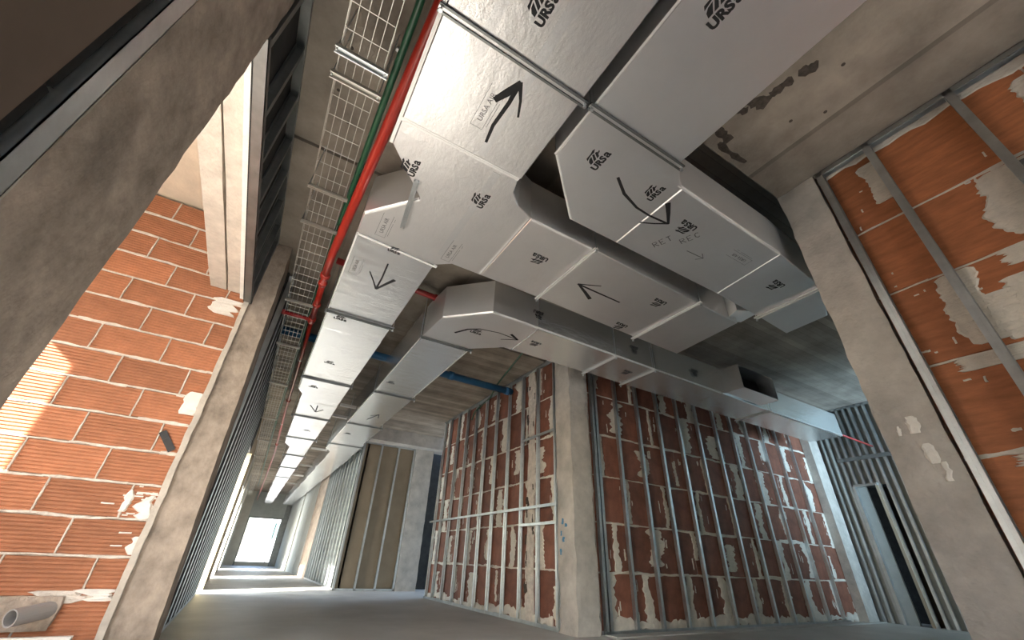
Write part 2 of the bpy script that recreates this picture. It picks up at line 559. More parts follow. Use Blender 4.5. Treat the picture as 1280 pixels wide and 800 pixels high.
# ---------------------------------------------------------------- brick walls
def brick_wall(name, facing, origin, length, courses, module, first, mesh_fn, mortar, depth, joint, proud, zlimits, start_offsets, back, jitter=0.0015, bead=None, bead_amp=0.4, blotch=None):
    """courses: list of z boundaries; along = distance along the wall from origin, left to right when facing it"""
    w = shell(name)
    rz = RZ_FACE[facing]
    ox, oy = origin
    ca, sa = math.cos(rz), math.sin(rz)

    def pt(a, d, z):      # a along, d depth behind the face
        return Vector((ox + ca * a - sa * d, oy + sa * a + ca * d, z))
    # mortar core just behind the brick faces
    b = MB(); b.box(0, length, 0.008, back, courses[0], courses[-1])
    o = link('mortar_core', b.mesh('mortar_core', mortar), w, (ox, oy, 0), (0, 0, rz))
    cache = {}
    joints = []
    R = random.Random(hash(name) % 1000 if False else len(name) * 13)
    for ci in range(len(courses) - 1):
        z0, z1 = courses[ci], courses[ci + 1]
        off = start_offsets[ci % len(start_offsets)]
        a = off
        while a > 0:
            a -= module
        while a < length - 0.03:
            x0 = max(a, 0) + joint / 2; x1 = min(a + module, length) - joint / 2
            if a > 0.02:
                joints.append((ci, a, z0, z1))
            if x1 - x0 > 0.03:
                key = (round(x1 - x0, 2), round(z1 - z0 - joint, 3))
                if key not in cache:
                    cache[key] = mesh_fn('brick', key[0], key[1], depth)
                p = pt((x0 + x1) / 2, R.uniform(-jitter, jitter), (z0 + z1) / 2)
                link('brick', cache[key], w, p, (R.uniform(-.004, .004), 0, rz + R.uniform(-.004, .004)))
            a += module
    return w, pt, joints, rz


# --- room beyond the left opening: ribbed hollow bricks
lz = [0.745 + (i - 4) * 0.2088 for i in range(17)]
lz[0] = 0.0
LW, lpt, ljoints, lrz = brick_wall('wall_left', '-Y', (-2.3, 3.75), 1.80, lz, 0.413, 0,
                                   lambda n, w, h, d: rib_brick_mesh(n, w, h, d, BRICK_RIB), MORTAR_DARK, 0.1, 0.012, 0,
                                   None, [0.357, 0.565], 0.16, jitter=0.002)
k = 0
for z in lz[1:-1]:
    a = 0.0
    while a < 1.75:
        L = rng.uniform(0.16, 0.5)
        L = min(L, 1.78 - a)
        me = smear_mesh('mortar_joint', 0.016 * rng.uniform(0.7, 1.4), L, MORTAR, rows=max(4, int(L / 0.04)), jit=0.55, t=0.009, seed=k, horiz=True)
        link('mortar_joint', me, LW, lpt(a + L / 2, 0.004, z))
        a += L - 0.01
        k += 1
for (ci, a, z0, z1) in ljoints:
    me = smear_mesh('mortar_joint', 0.011, (z1 - z0) * 0.96, MORTAR, rows=6, jit=0.6, t=0.009, seed=k)
    link('mortar_joint', me, LW, lpt(a, 0.004, (z0 + z1) / 2)); k += 1
for (x, z, w, h, s) in [(-0.70, 0.85, 0.05, 0.13, 1), (-0.57, 0.82, 0.11, 0.14, 2), (-0.60, 1.53, 0.09, 0.17, 3), (-0.66, 2.37, 0.17, 0.15, 4),
                        (-0.71, 2.35, 0.09, 0.10, 6), (-0.545, 0.60, 0.06, 0.10, 7), (-0.60, 0.34, 0.16, 0.06, 8), (-0.80, 0.33, 0.22, 0.06, 9)]:
    me = smear_mesh('plaster_blob', w, h, GYPS_WHITE if s != 9 else MORTAR, rows=8, jit=0.5, t=0.016, seed=40 + s)
    link('plaster_blob', me, LW, (x, 3.752, z))
for q in range(26):
    x = rng.choice([-0.70, -0.57, -0.60, -0.66]) + rng.uniform(-0.09, 0.09)
    z = rng.choice([0.82, 0.84, 1.53, 0.6]) + rng.uniform(-0.10, 0.10)
    if x > -0.53:
        continue
    me = smear_mesh('plaster_streak', 0.006, rng.uniform(0.02, 0.07), GYPS_WHITE, rows=3, jit=0.4, t=0.006, seed=90 + q, horiz=True)
    link('plaster_streak', me, LW, (x, 3.752, z))

# --- right wall: large smooth blocks with plaster over the upright joints
rz_ = [-0.31 + 0.475 * i for i in range(8)]
rz_[0] = 0.0; rz_[1] = 0.165; rz_[-1] = 3.15
RW, rpt, rjoints, rrz = brick_wall('wall_right', '-X', (2.925, 0.62), 2.1, rz_, 0.70, 0,
                                   lambda n, w, h, d: brick_mesh(n, w, h, d, BRICK_BIG), MORTAR, 0.1, 0.012, 0, None, [0.32, 0.70], 0.16, jitter=0.001)
for z in rz_[1:-1]:
    a = 0.0
    while a < 2.0:
        L = rng.uniform(0.2, 0.6)
        me = smear_mesh('mortar_joint', 0.020 * rng.uniform(0.5, 1.5), L, PLASTER, rows=8, jit=0.6, t=0.004, seed=k, horiz=True)
        link('mortar_joint', me, RW, rpt(a + L / 2, 0.003, z), (0, 0, rrz)); a += L - 0.02; k += 1
#       y,  z, w, h  (trowelled patches)
for (y, z, w, h, s, bow) in [(0.335, 2.85, 0.11, 0.34, 1, 0.12), (-0.14, 2.31, 0.26, 0.42, 2, -0.2), (0.27, 1.84, 0.17, 0.42, 3, -0.15), (0.18, 1.74, 0.13, 0.26, 13, 0),
                             (-0.02, 2.02, 0.22, 0.10, 4, 0), (0.05, 1.80, 0.20, 0.24, 5, 0), (-0.42, 2.8, 0.2, 0.36, 6, 0), (0.30, 1.55, 0.30, 0.07, 7, 0),
                             (0.31, 1.08, 0.25, 0.05, 9, 0), (0.02, 1.35, 0.16, 0.4, 10, 0), (0.3, 0.85, 0.16, 0.4, 11, 0)]:
    me = smear_mesh('plaster_patch', w, h, PLASTER, rows=34, jit=0.12, t=0.007, seed=140 + s, bow=bow)
    link('plaster_patch', me, RW, (2.926, y, z), (0, 0, rrz))
# plaster band under the top of the wall, ragged lower edge
me = smear_mesh('plaster_band', 0.085, 2.1, PLASTER, rows=34, jit=0.6, t=0.006, seed=177, horiz=True)
link('plaster_band', me, RW, (2.926, -0.43, 3.095), (0, 0, rrz))
for q in range(46):
    y = rng.uniform(-0.5, 0.54); z = rng.uniform(0.9, 2.9)
    me = smear_mesh('plaster_fleck', rng.uniform(0.006, 0.014), rng.uniform(0.012, 0.04), PLASTER, rows=4, jit=0.5, t=0.003, seed=300 + q, horiz=rng.random() < 0.6)
    link('plaster_fleck', me, RW, (2.9255, y, z), (0, 0, rrz))

# --- central block, face along the corridor and face along the side passage
cz = [0.0, 0.54, 1.035, 1.55, 2.06, 2.60, 3.15]
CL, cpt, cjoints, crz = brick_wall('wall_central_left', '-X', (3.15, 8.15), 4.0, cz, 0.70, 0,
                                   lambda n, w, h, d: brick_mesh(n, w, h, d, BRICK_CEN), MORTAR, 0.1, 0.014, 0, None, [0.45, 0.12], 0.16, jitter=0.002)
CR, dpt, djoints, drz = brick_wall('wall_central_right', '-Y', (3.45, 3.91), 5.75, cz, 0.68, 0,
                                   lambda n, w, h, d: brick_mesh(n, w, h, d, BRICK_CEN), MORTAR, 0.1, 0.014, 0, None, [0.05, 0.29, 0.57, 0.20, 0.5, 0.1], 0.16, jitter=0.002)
for (W, fpt, joints, frz, L0) in [(CL, cpt, cjoints, crz, 4.0), (CR, dpt, djoints, drz, 5.75)]:
    for (ci, a, z0, z1) in joints:
        w = rng.choice([0.07, 0.10, 0.13, 0.16, 0.20]) * rng.uniform(0.85, 1.15)
        hh = (z1 - z0) * rng.choice([0.98, 0.98, 0.95, 0.8, 0.65])
        me = smear_mesh('plaster_strip', w, hh, PLASTER, rows=24, jit=0.34, t=0.007, seed=k, bow=rng.uniform(-.35, .35))
        a2 = min(max(a + rng.uniform(-0.05, 0.05), w), L0 - w)
        zc = z0 + hh / 2 + (z1 - z0 - hh) * rng.random()
        link('plaster_strip', me, W, fpt(a2, 0.001, zc), (0, 0, frz)); k += 1
        for q in range(3):
            fw = rng.uniform(0.008, 0.03)
            me = smear_mesh('plaster_fleck', fw, rng.uniform(0.02, 0.12), PLASTER, rows=5, jit=0.6, t=0.004, seed=k + 9000 + q)
            link('plaster_fleck', me, W, fpt(min(max(a2 + rng.choice([-1, 1]) * (w * 0.6 + rng.uniform(0.0, 0.09)), 0.05), L0 - 0.05), 0.001, rng.uniform(z0 + 0.07, z1 - 0.07)), (0, 0, frz))
    for z in cz[1:-1]:
        a = 0.02
        while a < L0 - 0.15:
            L = rng.uniform(0.3, 0.9); L = min(L, L0 - 0.02 - a)
            me = smear_mesh('mortar_joint', 0.026 * rng.uniform(0.6, 1.5), L, PLASTER, rows=10, jit=0.6, t=0.006, seed=k, horiz=True)
            link('mortar_joint', me, W, fpt(a + L / 2, 0.002, z), (0, 0, frz)); a += L - 0.02; k += 1
    # gypsum fill along the foot of the wall
    a = 0.05
    while a < L0 - 0.3:
        L = rng.uniform(0.25, 0.5)
        me = smear_mesh('plaster_foot', rng.uniform(0.05, 0.13), L, PLASTER, rows=8, jit=0.5, t=0.012, seed=k, horiz=True)
        link('plaster_foot', me, W, fpt(a + L / 2, 0.0, 0.06), (0, 0, frz)); a += L; k += 1
# grey chased band with dark gouges on the corridor face
me = smear_mesh('chase_band', 0.20, 3.1, MORTAR, rows=40, jit=0.18, t=0.012, seed=501)
link('chase_band', me, CL, (3.148, 4.80, 1.57), (0, 0, crz))
for q in range(22):
    me = smear_mesh('chase_gouge', rng.uniform(0.02, 0.05), rng.uniform(0.04, 0.11), STAIN, rows=5, jit=0.5, t=0.003, seed=520 + q)
    link('chase_gouge', me, CL, (3.136, 4.80 + rng.choice([-0.07, 0.07, 0.09]) + rng.uniform(-.02, .02), rng.uniform(0.3, 2.9)), (0, 0, crz))

# ---------------------------------------------------------------- concrete columns, lintels, beam
def column(name, label, box, m, seed, amp=0.006, cat='column', seg=0.07):
    me = rough_box(*box, seg=seg, amp=amp, seed=seed)
    me.materials.append(m)
    o = link(name, me)
    return tag(o, label, cat)


column('concrete_column', 'dark brown concrete column close by, left edge of the view', (-0.80, -0.51, 0.855, 1.268, 0, 3.15), CONC_BROWN, 1, 0.005)
pier_me = rough_box(-0.555, -0.33, 3.72, 4.18, 0, 3.15, seg=0.07, amp=0.006, seed=2)
for v in pier_me.vertices:       # the pier is cast slightly wider at its foot
    t_ = 1 - v.co.z / 3.15
    if v.co.x > -0.45:
        v.co.x += 0.07 * t_ - 0.055 * (1 - t_)
    else:
        v.co.x += 0.035 * t_
pier_me.materials.append(CONC_BROWN)
pier = tag(link('concrete_column', pier_me), 'brown concrete pier between ribbed brick wall and dark stud corridor', 'column')
b = MB(); b.box(-0.566, -0.535, 3.685, 3.75, 0.0, 2.42)
edge_me = rough_box(-0.572, -0.532, 3.690, 3.745, 0.0, 2.45, seg=0.05, amp=0.007, seed=12)
for v in edge_me.vertices:
    v.co.x += 0.035 * (1 - v.co.z / 3.15)
edge_me.materials.append(CONC_LIGHT)
link('plaster_edge', edge_me, pier, label='pale plaster edge on the room side')
colm = column('concrete_column', 'grey concrete column at the corner of the central brick block', (3.10, 3.40, 3.86, 4.165, 0, 3.15), CONC, 3, 0.016, seg=0.05)
for (y, z, w, h, s) in [(4.06, 1.02, 0.03, 0.06, 1), (4.00, 0.98, 0.05, 0.035, 2), (4.05, 0.84, 0.035, 0.05, 3), (4.09, 0.9, 0.02, 0.05, 4), (4.10, 0.72, 0.03, 0.06, 5)]:
    me = smear_mesh('chalk_mark', w, h, BLUE_CHALK, rows=5, jit=0.5, t=0.001, seed=600 + s)
    link('chalk_mark', me, colm, (3.0945, y, z), (0, 0, -math.pi / 2), label='blue chalk mark')
rcol = column('concrete_column', 'grey concrete column beside the right brick wall', (2.87, 3.25, 0.605, 0.86, 0, 3.15), CONC, 4, 0.008)
for (y, z, w, h, s) in [(0.72, 1.30, 0.05, 0.09, 1), (0.70, 1.15, 0.03, 0.10, 2), (0.67, 1.06, 0.03, 0.09, 3), (0.78, 1.28, 0.02, 0.05, 4)]:
    me = smear_mesh('plaster_mark', w, h, GYPS_WHITE, rows=6, jit=0.5, t=0.003, seed=620 + s)
    link('plaster_mark', me, rcol, (2.868, y, z), (0, 0, -math.pi / 2))
column('concrete_column', 'pale concrete column beyond the brown boards at the passage', (3.06, 3.50, 9.72, 10.1, 0, 2.86), CONC, 5, 0.006)
column('concrete_column', 'brown concrete column in the corridor right wall', (1.85, 2.2, 14.2, 15.9, 0, 3.15), CONC_BROWN, 6, 0.004, seg=0.2)
column('concrete_column', 'grey plastered column where the passage walls meet', (8.78, 9.12, 3.76, 3.90, 0, 3.4), CONC, 9, 0.004, seg=0.15)
column('concrete_beam', 'concrete beam above the brown boards at the side passage', (1.7, 4.2, 9.45, 9.95, 2.86, 3.15), CONC, 7, 0.004, 'beam', seg=0.15)
column('concrete_lintel', 'pale concrete lintel above the left opening, on the room side', (-0.845, -0.728, 1.1, 3.75, 2.53, 2.72), CONC_LIGHT, 8, 0.005, 'lintel')
column('concrete_lintel', 'pale concrete lintel above the left opening, on the corridor side', (-0.716, -0.61, 1.1, 3.75, 2.53, 2.72), CONC_LIGHT, 10, 0.005, 'lintel')
me = rough_box(-0.607, -0.575, 1.1, 3.72, 2.47, 2.62, seg=0.07, amp=0.003, seed=11)
me.materials.append(GYPS_WHITE)  # edge lit from the room, its brightness painted with white gypsum
tag(link('plaster_strip', me), 'board edge along the lintel, sunlight put into its pale colour, beside the dark stud header', 'plaster strip')

# ---------------------------------------------------------------- stud partitions
def stud_frame(label, facing, origin, stud_as, h, length, m=ZINC, z0=0.0, tracks=True, web=0.046, top=True, bottom=True, loc=None, flip=False, fl=0.04):
    rz = RZ_FACE[facing]
    ox, oy = origin
    t = thing('partition', label, 'partition frame', (ox, oy, z0))
    ca, sa = math.cos(rz), math.sin(rz)
    sm = c_stud('stud', h - 0.006, m, web=web, fl=fl, flip=flip)
    for a in stud_as:
        link('stud', sm, t, (ox + ca * a, oy + sa * a, z0 + 0.003), (0, 0, rz))
    if bottom:
        link('floor_track', u_track_mb(length, m, web=web + 0.003), t, (ox, oy, z0 + 0.0015), (0, 0, rz))
    if top:
        link('ceiling_track', u_track_mb(length, m, web=web + 0.003, up=-1), t, (ox, oy, z0 + h), (0, 0, rz))
    return t, rz, (lambda a, d, z: Vector((ox + ca * a - sa * d, oy + sa * a + ca * d, z)))


# central block, corridor face (along = 8.15 - y)
ys = [8.11, 7.82, 7.42, 7.00, 6.62, 6.23, 5.83, 5.42, 5.01, 4.61, 4.215]
t, rz, fp = stud_frame('galvanised stud frame before the corridor side of the central brick block', '-X', (3.095, 8.15), [8.15 - y for y in ys], 3.14, 3.98, fl=0.032)


def rail(parent, fpf, a0, a1, z, rz_a, m=ZINC, hgt=0.032):
    b = MB(); L = a1 - a0
    b.box(0, L, -0.016, -0.0145, 0, hgt); b.box(0, L, -0.016, 0.0, 0, 0.0015); b.box(0, L, -0.016, 0.0, hgt - 0.0015, hgt)
    b.box(0, L, -0.0175, -0.016, hgt * 0.35, hgt * 0.6)
    return link('rail', b.mesh('rail', m), parent, fpf(a0, 0, z), (0, 0, rz_a))


rail(t, fp, -0.12, 4.0, 1.195, rz)
rail(t, fp, 3.17, 3.98, 1.00, rz)
rail(t, fp, 3.17, 3.98, 2.08, rz)
# central block, passage face
xs = [3.47, 3.525, 3.90, 4.31, 4.73, 5.17, 5.62, 6.07, 6.51, 6.93, 7.38, 7.84, 8.28]
stud_frame('galvanised stud frame before the passage side of the central brick block', '-Y', (3.45, 3.86), [x - 3.45 for x in xs], 3.14, 5.0)
# right wall
t, rz, fp = stud_frame('galvanised stud frame on the right brick wall beside the column', '-X', (2.865, 0.60), [0.011, 0.30, 0.725, 1.1, 1.5], 3.14, 2.1, m=ZINC)
b = MB(); b.box(0, 0.34, 0.006, 0.03, 0, 0.03)
link('bracing', b.mesh('bracing', ZINC_DULL), t, fp(0.765, 0, 2.44), (0, 0, rz))
# far right of the passage: studs, with a doorway
t, rz, fp = stud_frame('bright stud wall with doorway closing the passage on the right', '-X', (9.20, 3.76), [0.02 + 0.105 * i for i in range(3)] + [0.66 + 0.115 * i for i in range(7)], 3.39, 1.55, bottom=False)
sm = c_stud('stud', 1.38, ZINC)
for a in (0.335, 0.45, 0.56):
    link('stud', sm, t, fp(a, 0, 2.0), (0, 0, rz))
sm = MB().box(0, 0.36, -0.03, 0.2, 0, 0.04).mesh('door_head', ZINC)
link('door_head', sm, t, fp(0.30, 0, 1.98), (0, 0, rz))
link('door_jamb', MB().box(0, 0.04, -0.01, 0.5, 0, 1.98).mesh('door_jamb', BOARD_BROWN), t, fp(0.62, 0, 0), (0, 0, rz))
link('door_jamb', MB().box(0, 0.04, -0.02, 0.3, 0, 1.98).mesh('door_jamb', ZINC), t, fp(0.28, 0, 0), (0, 0, rz))
link('rail', MB().box(0, 1.2, -0.02, 0, 0, 0.06).mesh('rail', ZINC_DULL), t, fp(0.2, 0, 2.42), (0, 0, rz))
wr = shell('wall_passage_end')
MB().box(9.26, 9.3, 3.30, 4.4, 0, 3.4).build('board', BOARD_GREY, wr)
MB().box(9.26, 9.3, -1.4, 2.98, 0, 3.4).build('board', BOARD_GREY, wr)
MB().box(9.26, 9.3, 2.98, 3.30, 2.0, 3.4).build('board', BOARD_GREY, wr)
MB().box(9.9, 9.95, -1.4, 4.4, 0, 3.4).build('back_board', DARK_BACK, wr)

# dark stud header above the left opening
t = thing('stud_header', 'dark stud header panel above the left opening under the slab', 'partition frame', (-0.51, 1.27, 2.44))
link('track', MB().box(-0.565, -0.508, 1.275, 3.71, 2.44, 2.443).box(-0.512, -0.508, 1.275, 3.71, 2.44, 2.475).box(-0.565, -0.563, 1.275, 3.71, 2.44, 2.475).mesh('track', ZINC_DULL), t)
link('track', MB().box(-0.565, -0.508, 1.275, 3.71, 3.147, 3.15).box(-0.512, -0.508, 1.275, 3.71, 3.115, 3.15).mesh('track', ZINC_DULL), t)
sm = MB().box(-0.0015, 0.0, 0, 0.036, 0, 0.70).box(-0.05, 0, 0.0345, 0.036, 0, 0.70).box(-0.05, -0.048, 0, 0.036, 0, 0.70).box(-0.007, 0.0, 0, 0.0015, 0, 0.70).mesh('stud', ZINC_DULL)
for y in (1.30, 1.68, 2.01, 2.38, 2.70, 3.05, 3.40, 3.66):
    link('stud', sm, t, (-0.5115, y, 2.443))
link('backing', MB().box(-0.572, -0.567, 1.275, 3.71, 2.445, 3.15).mesh('backing', DARK_BACK), t, label='dark backing')  # near-black sheet paints the shadow behind the header studs

# near left: stud and dark panel beside the close column
t = thing('partition', 'shaded greenish stud and dark board at the near left corner', 'partition frame', (-0.51, 0.6, 0))
link('stud', MB().box(-0.515, -0.512, 0.80, 0.853, 0, 3.15).box(-0.56, -0.512, 0.800, 0.802, 0, 3.15).box(-0.56, -0.512, 0.851, 0.853, 0, 3.15).mesh('stud', ZINC), t)
link('stud', MB().box(-0.58, -0.535, 0.752, 0.798, 0, 1.30).box(-0.58, -0.535, 0.752, 0.798, 1.312, 3.15).mesh('stud', DARK_BACK), t, label='dark channel with a cut joint')
link('board', MB().box(-0.60, -0.515, -1.5, 0.748, 0, 3.15).mesh('board', BOARD_DARK), t)

# left corridor wall: long row of studs
ysl = [4.22 + 0.4 * i for i in range(12)]
t, rz, fp = stud_frame('long dark stud wall on the left side of the corridor', '+X', (-0.312, 4.2), [0.02 + 0.4 * i for i in range(12)], 3.13, 4.7, m=ZINC, flip=True)
wl = shell('wall_corridor_left')
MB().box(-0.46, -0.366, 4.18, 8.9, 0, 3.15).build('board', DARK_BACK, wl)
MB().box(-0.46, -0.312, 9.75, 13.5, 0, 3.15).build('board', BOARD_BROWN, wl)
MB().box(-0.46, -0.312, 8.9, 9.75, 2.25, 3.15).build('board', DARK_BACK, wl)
MB().box(-0.46, -0.312, 13.5, 14.6, 2.1, 3.15).build('board', BOARD_GREY, wl)
MB().box(-0.46, -0.30, 14.6, 19.0, 0, 3.15).build('board', WALL_PALE, wl)
MB().box(-0.46, -0.30, 19.0, 20.4, 2.1, 3.15).build('board', BOARD_GREY, wl)
MB().box(-0.46, -0.29, 20.4, 25.0, 0, 3.15).build('board', WALL_PALE, wl)
link('door_jamb', MB().box(-0.42, -0.27, 9.70, 9.75, 0, 2.25).mesh('door_jamb', JAMB), wl, label='cream jamb lit by the sun')
link('door_jamb', MB().box(-0.31, -0.27, 14.6, 14.68, 0, 3.0).mesh('door_jamb', WALL_PALE), wl)

for i in range(12):  # invented dark fill that makes the stud bays look shaded
    MB().box(-0.362, -0.318, 4.264 + 0.4 * i, 4.612 + 0.4 * i if i < 11 else 8.86, 0.01, 3.13).build('shade_fill', DARK_BACK, wl)

# boards facing the camera beyond the central block
wfar = shell('wall_far')
for i, (x0, x1) in enumerate([(1.86, 2.24), (2.27, 2.63), (2.67, 3.03)]):
    MB().box(x0, x1, 9.80, 9.82, 0.01, 2.95).build('board', BOARD_BROWN, wfar)
MB().box(1.86, 3.4, 9.83, 9.88, 0.0, 2.95).build('back_board', DARK_BACK, wfar)
MB().box(3.5, 6.0, 10.4, 10.5, 0.0, 3.15).build('back_board', DARK_BACK, wfar)
stud_frame('stud frame in front of the three brown boards', '-Y', (1.83, 9.75), [0.0, 0.40, 0.80, 1.18], 2.86, 1.22)
# corridor right wall
stud_frame('bright stud row on the right side of the corridor', '-X', (1.85, 14.15), [0.05 + 0.4 * i for i in range(11)], 3.13, 4.4)
wcr = shell('wall_corridor_right')
MB().box(1.93, 1.97, 9.80, 14.2, 0, 3.15).build('board', BOARD_GREY, wcr)
for (y0, y1) in [(15.95, 17.2), (17.22, 18.45), (18.47, 19.6)]:
    MB().box(1.85, 1.95, y0, y1, 0, 3.15).build('board', BOARD_GREY, wcr)
MB().box(1.9, 1.95, 19.6, 20.0, 0, 3.15).build('board', BOARD_BROWN, wcr)
for (y0, y1) in [(20.0, 21.2), (21.22, 22.4), (22.42, 25.0)]:
    MB().box(1.85, 1.95, y0, y1, 0, 3.15).build('board', BOARD_GREY, wcr)

# corridor end with its window opening
we = shell('wall_end')
MB().box(-0.4, 0.10, 25.0, 25.2, 0, 3.15).build('panel', WALL_PALE, we)
MB().box(1.62, 2.0, 25.0, 25.2, 0, 3.15).build('panel', ZINC_DULL, we)
MB().box(0.10, 1.62, 25.0, 25.2, 2.05, 3.15).build('panel', BOARD_GREY, we)
win = shell('window_1')
MB().box(0.10, 0.16, 25.0, 25.1, 0, 2.05).box(1.55, 1.62, 25.0, 25.1, 0, 2.05).box(0.16, 1.55, 25.0, 25.1, 1.98, 2.05).build('frame', ZINC_DULL, win)
MB().box(0.16, 1.55, 25.0, 25.14, 0.0, 0.16).build('sill', WALL_PALE, win)
MB().box(1.36, 1.40, 25.02, 25.08, 0.16, 1.98).build('mullion', ZINC_DULL, win)

# outdoors beyond the window
gr = struct(MB().box(-70, 70, -60, 95, -0.4, -0.3).build('ground', GROUND))
bl = thing('far_building', 'pale building outside beyond the corridor window', 'building', (6, 62, 0))
MB().box(1.0, 16, 62, 70, -0.3, 5).build('wall', FACADE, bl)
for (x, z) in [(3.0, 2.0), (5.2, 2.0)]:
    MB().box(x, x + 1.0, 61.95, 62.0, z, z + 1.6).build('window', GLASS_DARK, bl)

# ---------------------------------------------------------------- air ducts
ZB, ZT = 2.60, 2.97
NEG_Z_ROT = Matrix(((1, 0, 0), (0, -1, 0), (0, 0, -1)))


def ribbon(pts, widths):
    """flat painted stroke in plan, facing down"""
    pts = [Vector(p) for p in pts]
    L = []; Rr = []
    for i, p in enumerate(pts):
        d = (pts[min(i + 1, len(pts) - 1)] - pts[max(i - 1, 0)]).normalized()
        nrm = Vector((-d.y, d.x)) * (widths[i] / 2)
        L.append(p + nrm); Rr.append(p - nrm)
    vs = [(v.x, v.y, 0) for v in L] + [(v.x, v.y, 0) for v in Rr]
    n = len(pts)
    fs = [(i, i + 1, n + i + 1, n + i) for i in range(n - 1)]
    return vs, fs


def strokes(name, parent, lines, m, z=ZB - 0.0012, label=None):
    b = MB()
    for j, (pts, w) in enumerate(lines):
        if not isinstance(w, (list, tuple)):
            w = [w] * len(pts)
        vs, fs = ribbon(pts, w)
        b.add([(x, y, z - 0.00012 * j) for x, y, _ in vs], fs)
    return b.build(name, m, parent, label=label)


def text_mesh(body, size, m, bold=0.0, space=1.0):
    cu = bpy.data.curves.new('print', 'FONT')
    cu.body = body; cu.size = size; cu.align_x = 'CENTER'; cu.align_y = 'CENTER'
    cu.offset = bold; cu.space_character = space; cu.resolution_u = 3
    o = bpy.data.objects.new('print', cu)
    C.objects.link(o)
    dg = bpy.context.evaluated_depsgraph_get()
    me = bpy.data.meshes.new_from_object(o.evaluated_get(dg))
    bpy.data.objects.remove(o, do_unlink=True)
    bpy.data.curves.remove(cu)
    me.materials.clear(); me.materials.append(m)
    return me


def face_down_rot(tx, ty):
    """rotation that lays local XY face down with its +X (reading direction) along (tx, ty)"""
    t = Vector((tx, ty, 0)).normalized()
    nrm = Vector((0, 0, -1))
    u = nrm.cross(t)
    m = Matrix((t, u, nrm)).transposed()
    return m.to_euler()


# printed mark: lettering with a prancing-animal emblem above it
LOGO_TXT = text_mesh('URS', 0.056, BLACK_INK, bold=0.0030, space=1.02)
_a = text_mesh('a', 0.074, BLACK_INK, bold=0.0026)
_w = max(v.co.x for v in LOGO_TXT.vertices); _l = min(v.co.x for v in LOGO_TXT.vertices)
_b = min(v.co.y for v in LOGO_TXT.vertices); _al = min(v.co.x for v in _a.vertices); _ab = min(v.co.y for v in _a.vertices)
for v in _a.vertices:
    v.co.x += _w + 0.004 - _al; v.co.y += _b - _ab
_bm = bmesh.new(); _bm.from_mesh(LOGO_TXT); _bm.from_mesh(_a); _bm.to_mesh(LOGO_TXT); _bm.free()
for v in LOGO_TXT.vertices:
    v.co.x -= 0.018
EMB = MB()
for poly in [[(-0.052, 0.045), (-0.030, 0.045), (-0.006, 0.082), (-0.030, 0.078), (-0.046, 0.066)],
             [(-0.024, 0.045), (-0.004, 0.045), (0.018, 0.080), (0.004, 0.084), (-0.010, 0.064)],
             [(-0.044, 0.080), (-0.004, 0.088), (0.024, 0.086), (0.046, 0.098), (0.030, 0.104), (0.004, 0.097), (-0.034, 0.096)],
             [(0.004, 0.045), (0.022, 0.045), (0.040, 0.074), (0.026, 0.082)],
             [(0.028, 0.058), (0.050, 0.064), (0.054, 0.074), (0.040, 0.070)]]:
    EMB.add([(x * 0.95, (y - 0.045) * 0.95 + 0.032, 0) for x, y in poly], [tuple(range(len(poly)))])
LOGO_EMB = EMB.mesh('emblem', BLACK_INK)
_bm = bmesh.new(); _bm.from_mesh(LOGO_TXT); _bm.from_mesh(LOGO_EMB)
LOGO = bpy.data.meshes.new('printed_logo'); _bm.to_mesh(LOGO); _bm.free()
LOGO.materials.append(BLACK_INK)
UAIR = text_mesh('URSA AIR', 0.040, GREY_INK, bold=0.0, space=1.0)
_bm = bmesh.new(); _bm.from_mesh(UAIR)
for (x0, x1, y0, y1) in [(-0.125, 0.125, 0.034, 0.036), (-0.125, 0.125, -0.036, -0.034), (-0.125, -0.123, -0.036, 0.036), (0.07, 0.10, -0.052, -0.050), (-0.1, 0.05, -0.050, -0.048)]:
    q = [_bm.verts.new((x, y, 0)) for x, y in ((x0, y0), (x1, y0), (x1, y1), (x0, y1))]
    _bm.faces.new(q)
UAIR2 = bpy.data.meshes.new('printed_box'); _bm.to_mesh(UAIR2); _bm.free()
UAIR2.materials.append(GREY_INK)


def logo(parent, x, y, t, s=1.0, z=ZB - 0.0008, me=None, name='printed_logo'):
    o = link(name, me or LOGO, parent, (x, y, z), face_down_rot(*t))
    o.scale = (s, s, s)
    return o


def section(parent, poly, m, bev=0.006, z0=ZB, z1=ZT, name='duct_section', ins=0.0):
    return MB().prism(poly, z0, z1, bev).build(name, m, parent)


def rect(x0, x1, y0, y1):
    return [(x0, y0), (x1, y0), (x1, y1), (x0, y1)]


def tape_edge(parent, pts, w=0.02, z=ZB, m=None):
    """aluminium tape along a lower arris: a thin L whitened as a rim highlight"""
    b = MB()
    for (x0, y0), (x1, y1) in zip(pts[:-1], pts[1:]):
        d = Vector((x1 - x0, y1 - y0)).normalized(); nv = Vector((-d.y, d.x)) * w
        b.add([(x0, y0, z - 0.0006), (x1, y1, z - 0.0006), (x1 + nv.x, y1 + nv.y, z - 0.0006), (x0 + nv.x, y0 + nv.y, z - 0.0006)], [(0, 1, 2, 3) if w < 0 else (3, 2, 1, 0)])
        n1 = nv.normalized()
        a0, a1 = Vector((x0, y0)) - n1 * 0.003, Vector((x1, y1)) - n1 * 0.003
        c0, c1 = Vector((x0, y0)) + n1 * 0.011, Vector((x1, y1)) + n1 * 0.011
        b.add([(c0.x, c0.y, z - 0.0012), (c1.x, c1.y, z - 0.0012), (a1.x, a1.y, z + 0.013), (a0.x, a0.y, z + 0.013)], [(0, 1, 2, 3) if w < 0 else (3, 2, 1, 0)])
    return b.build('tape', m or TAPE, parent)


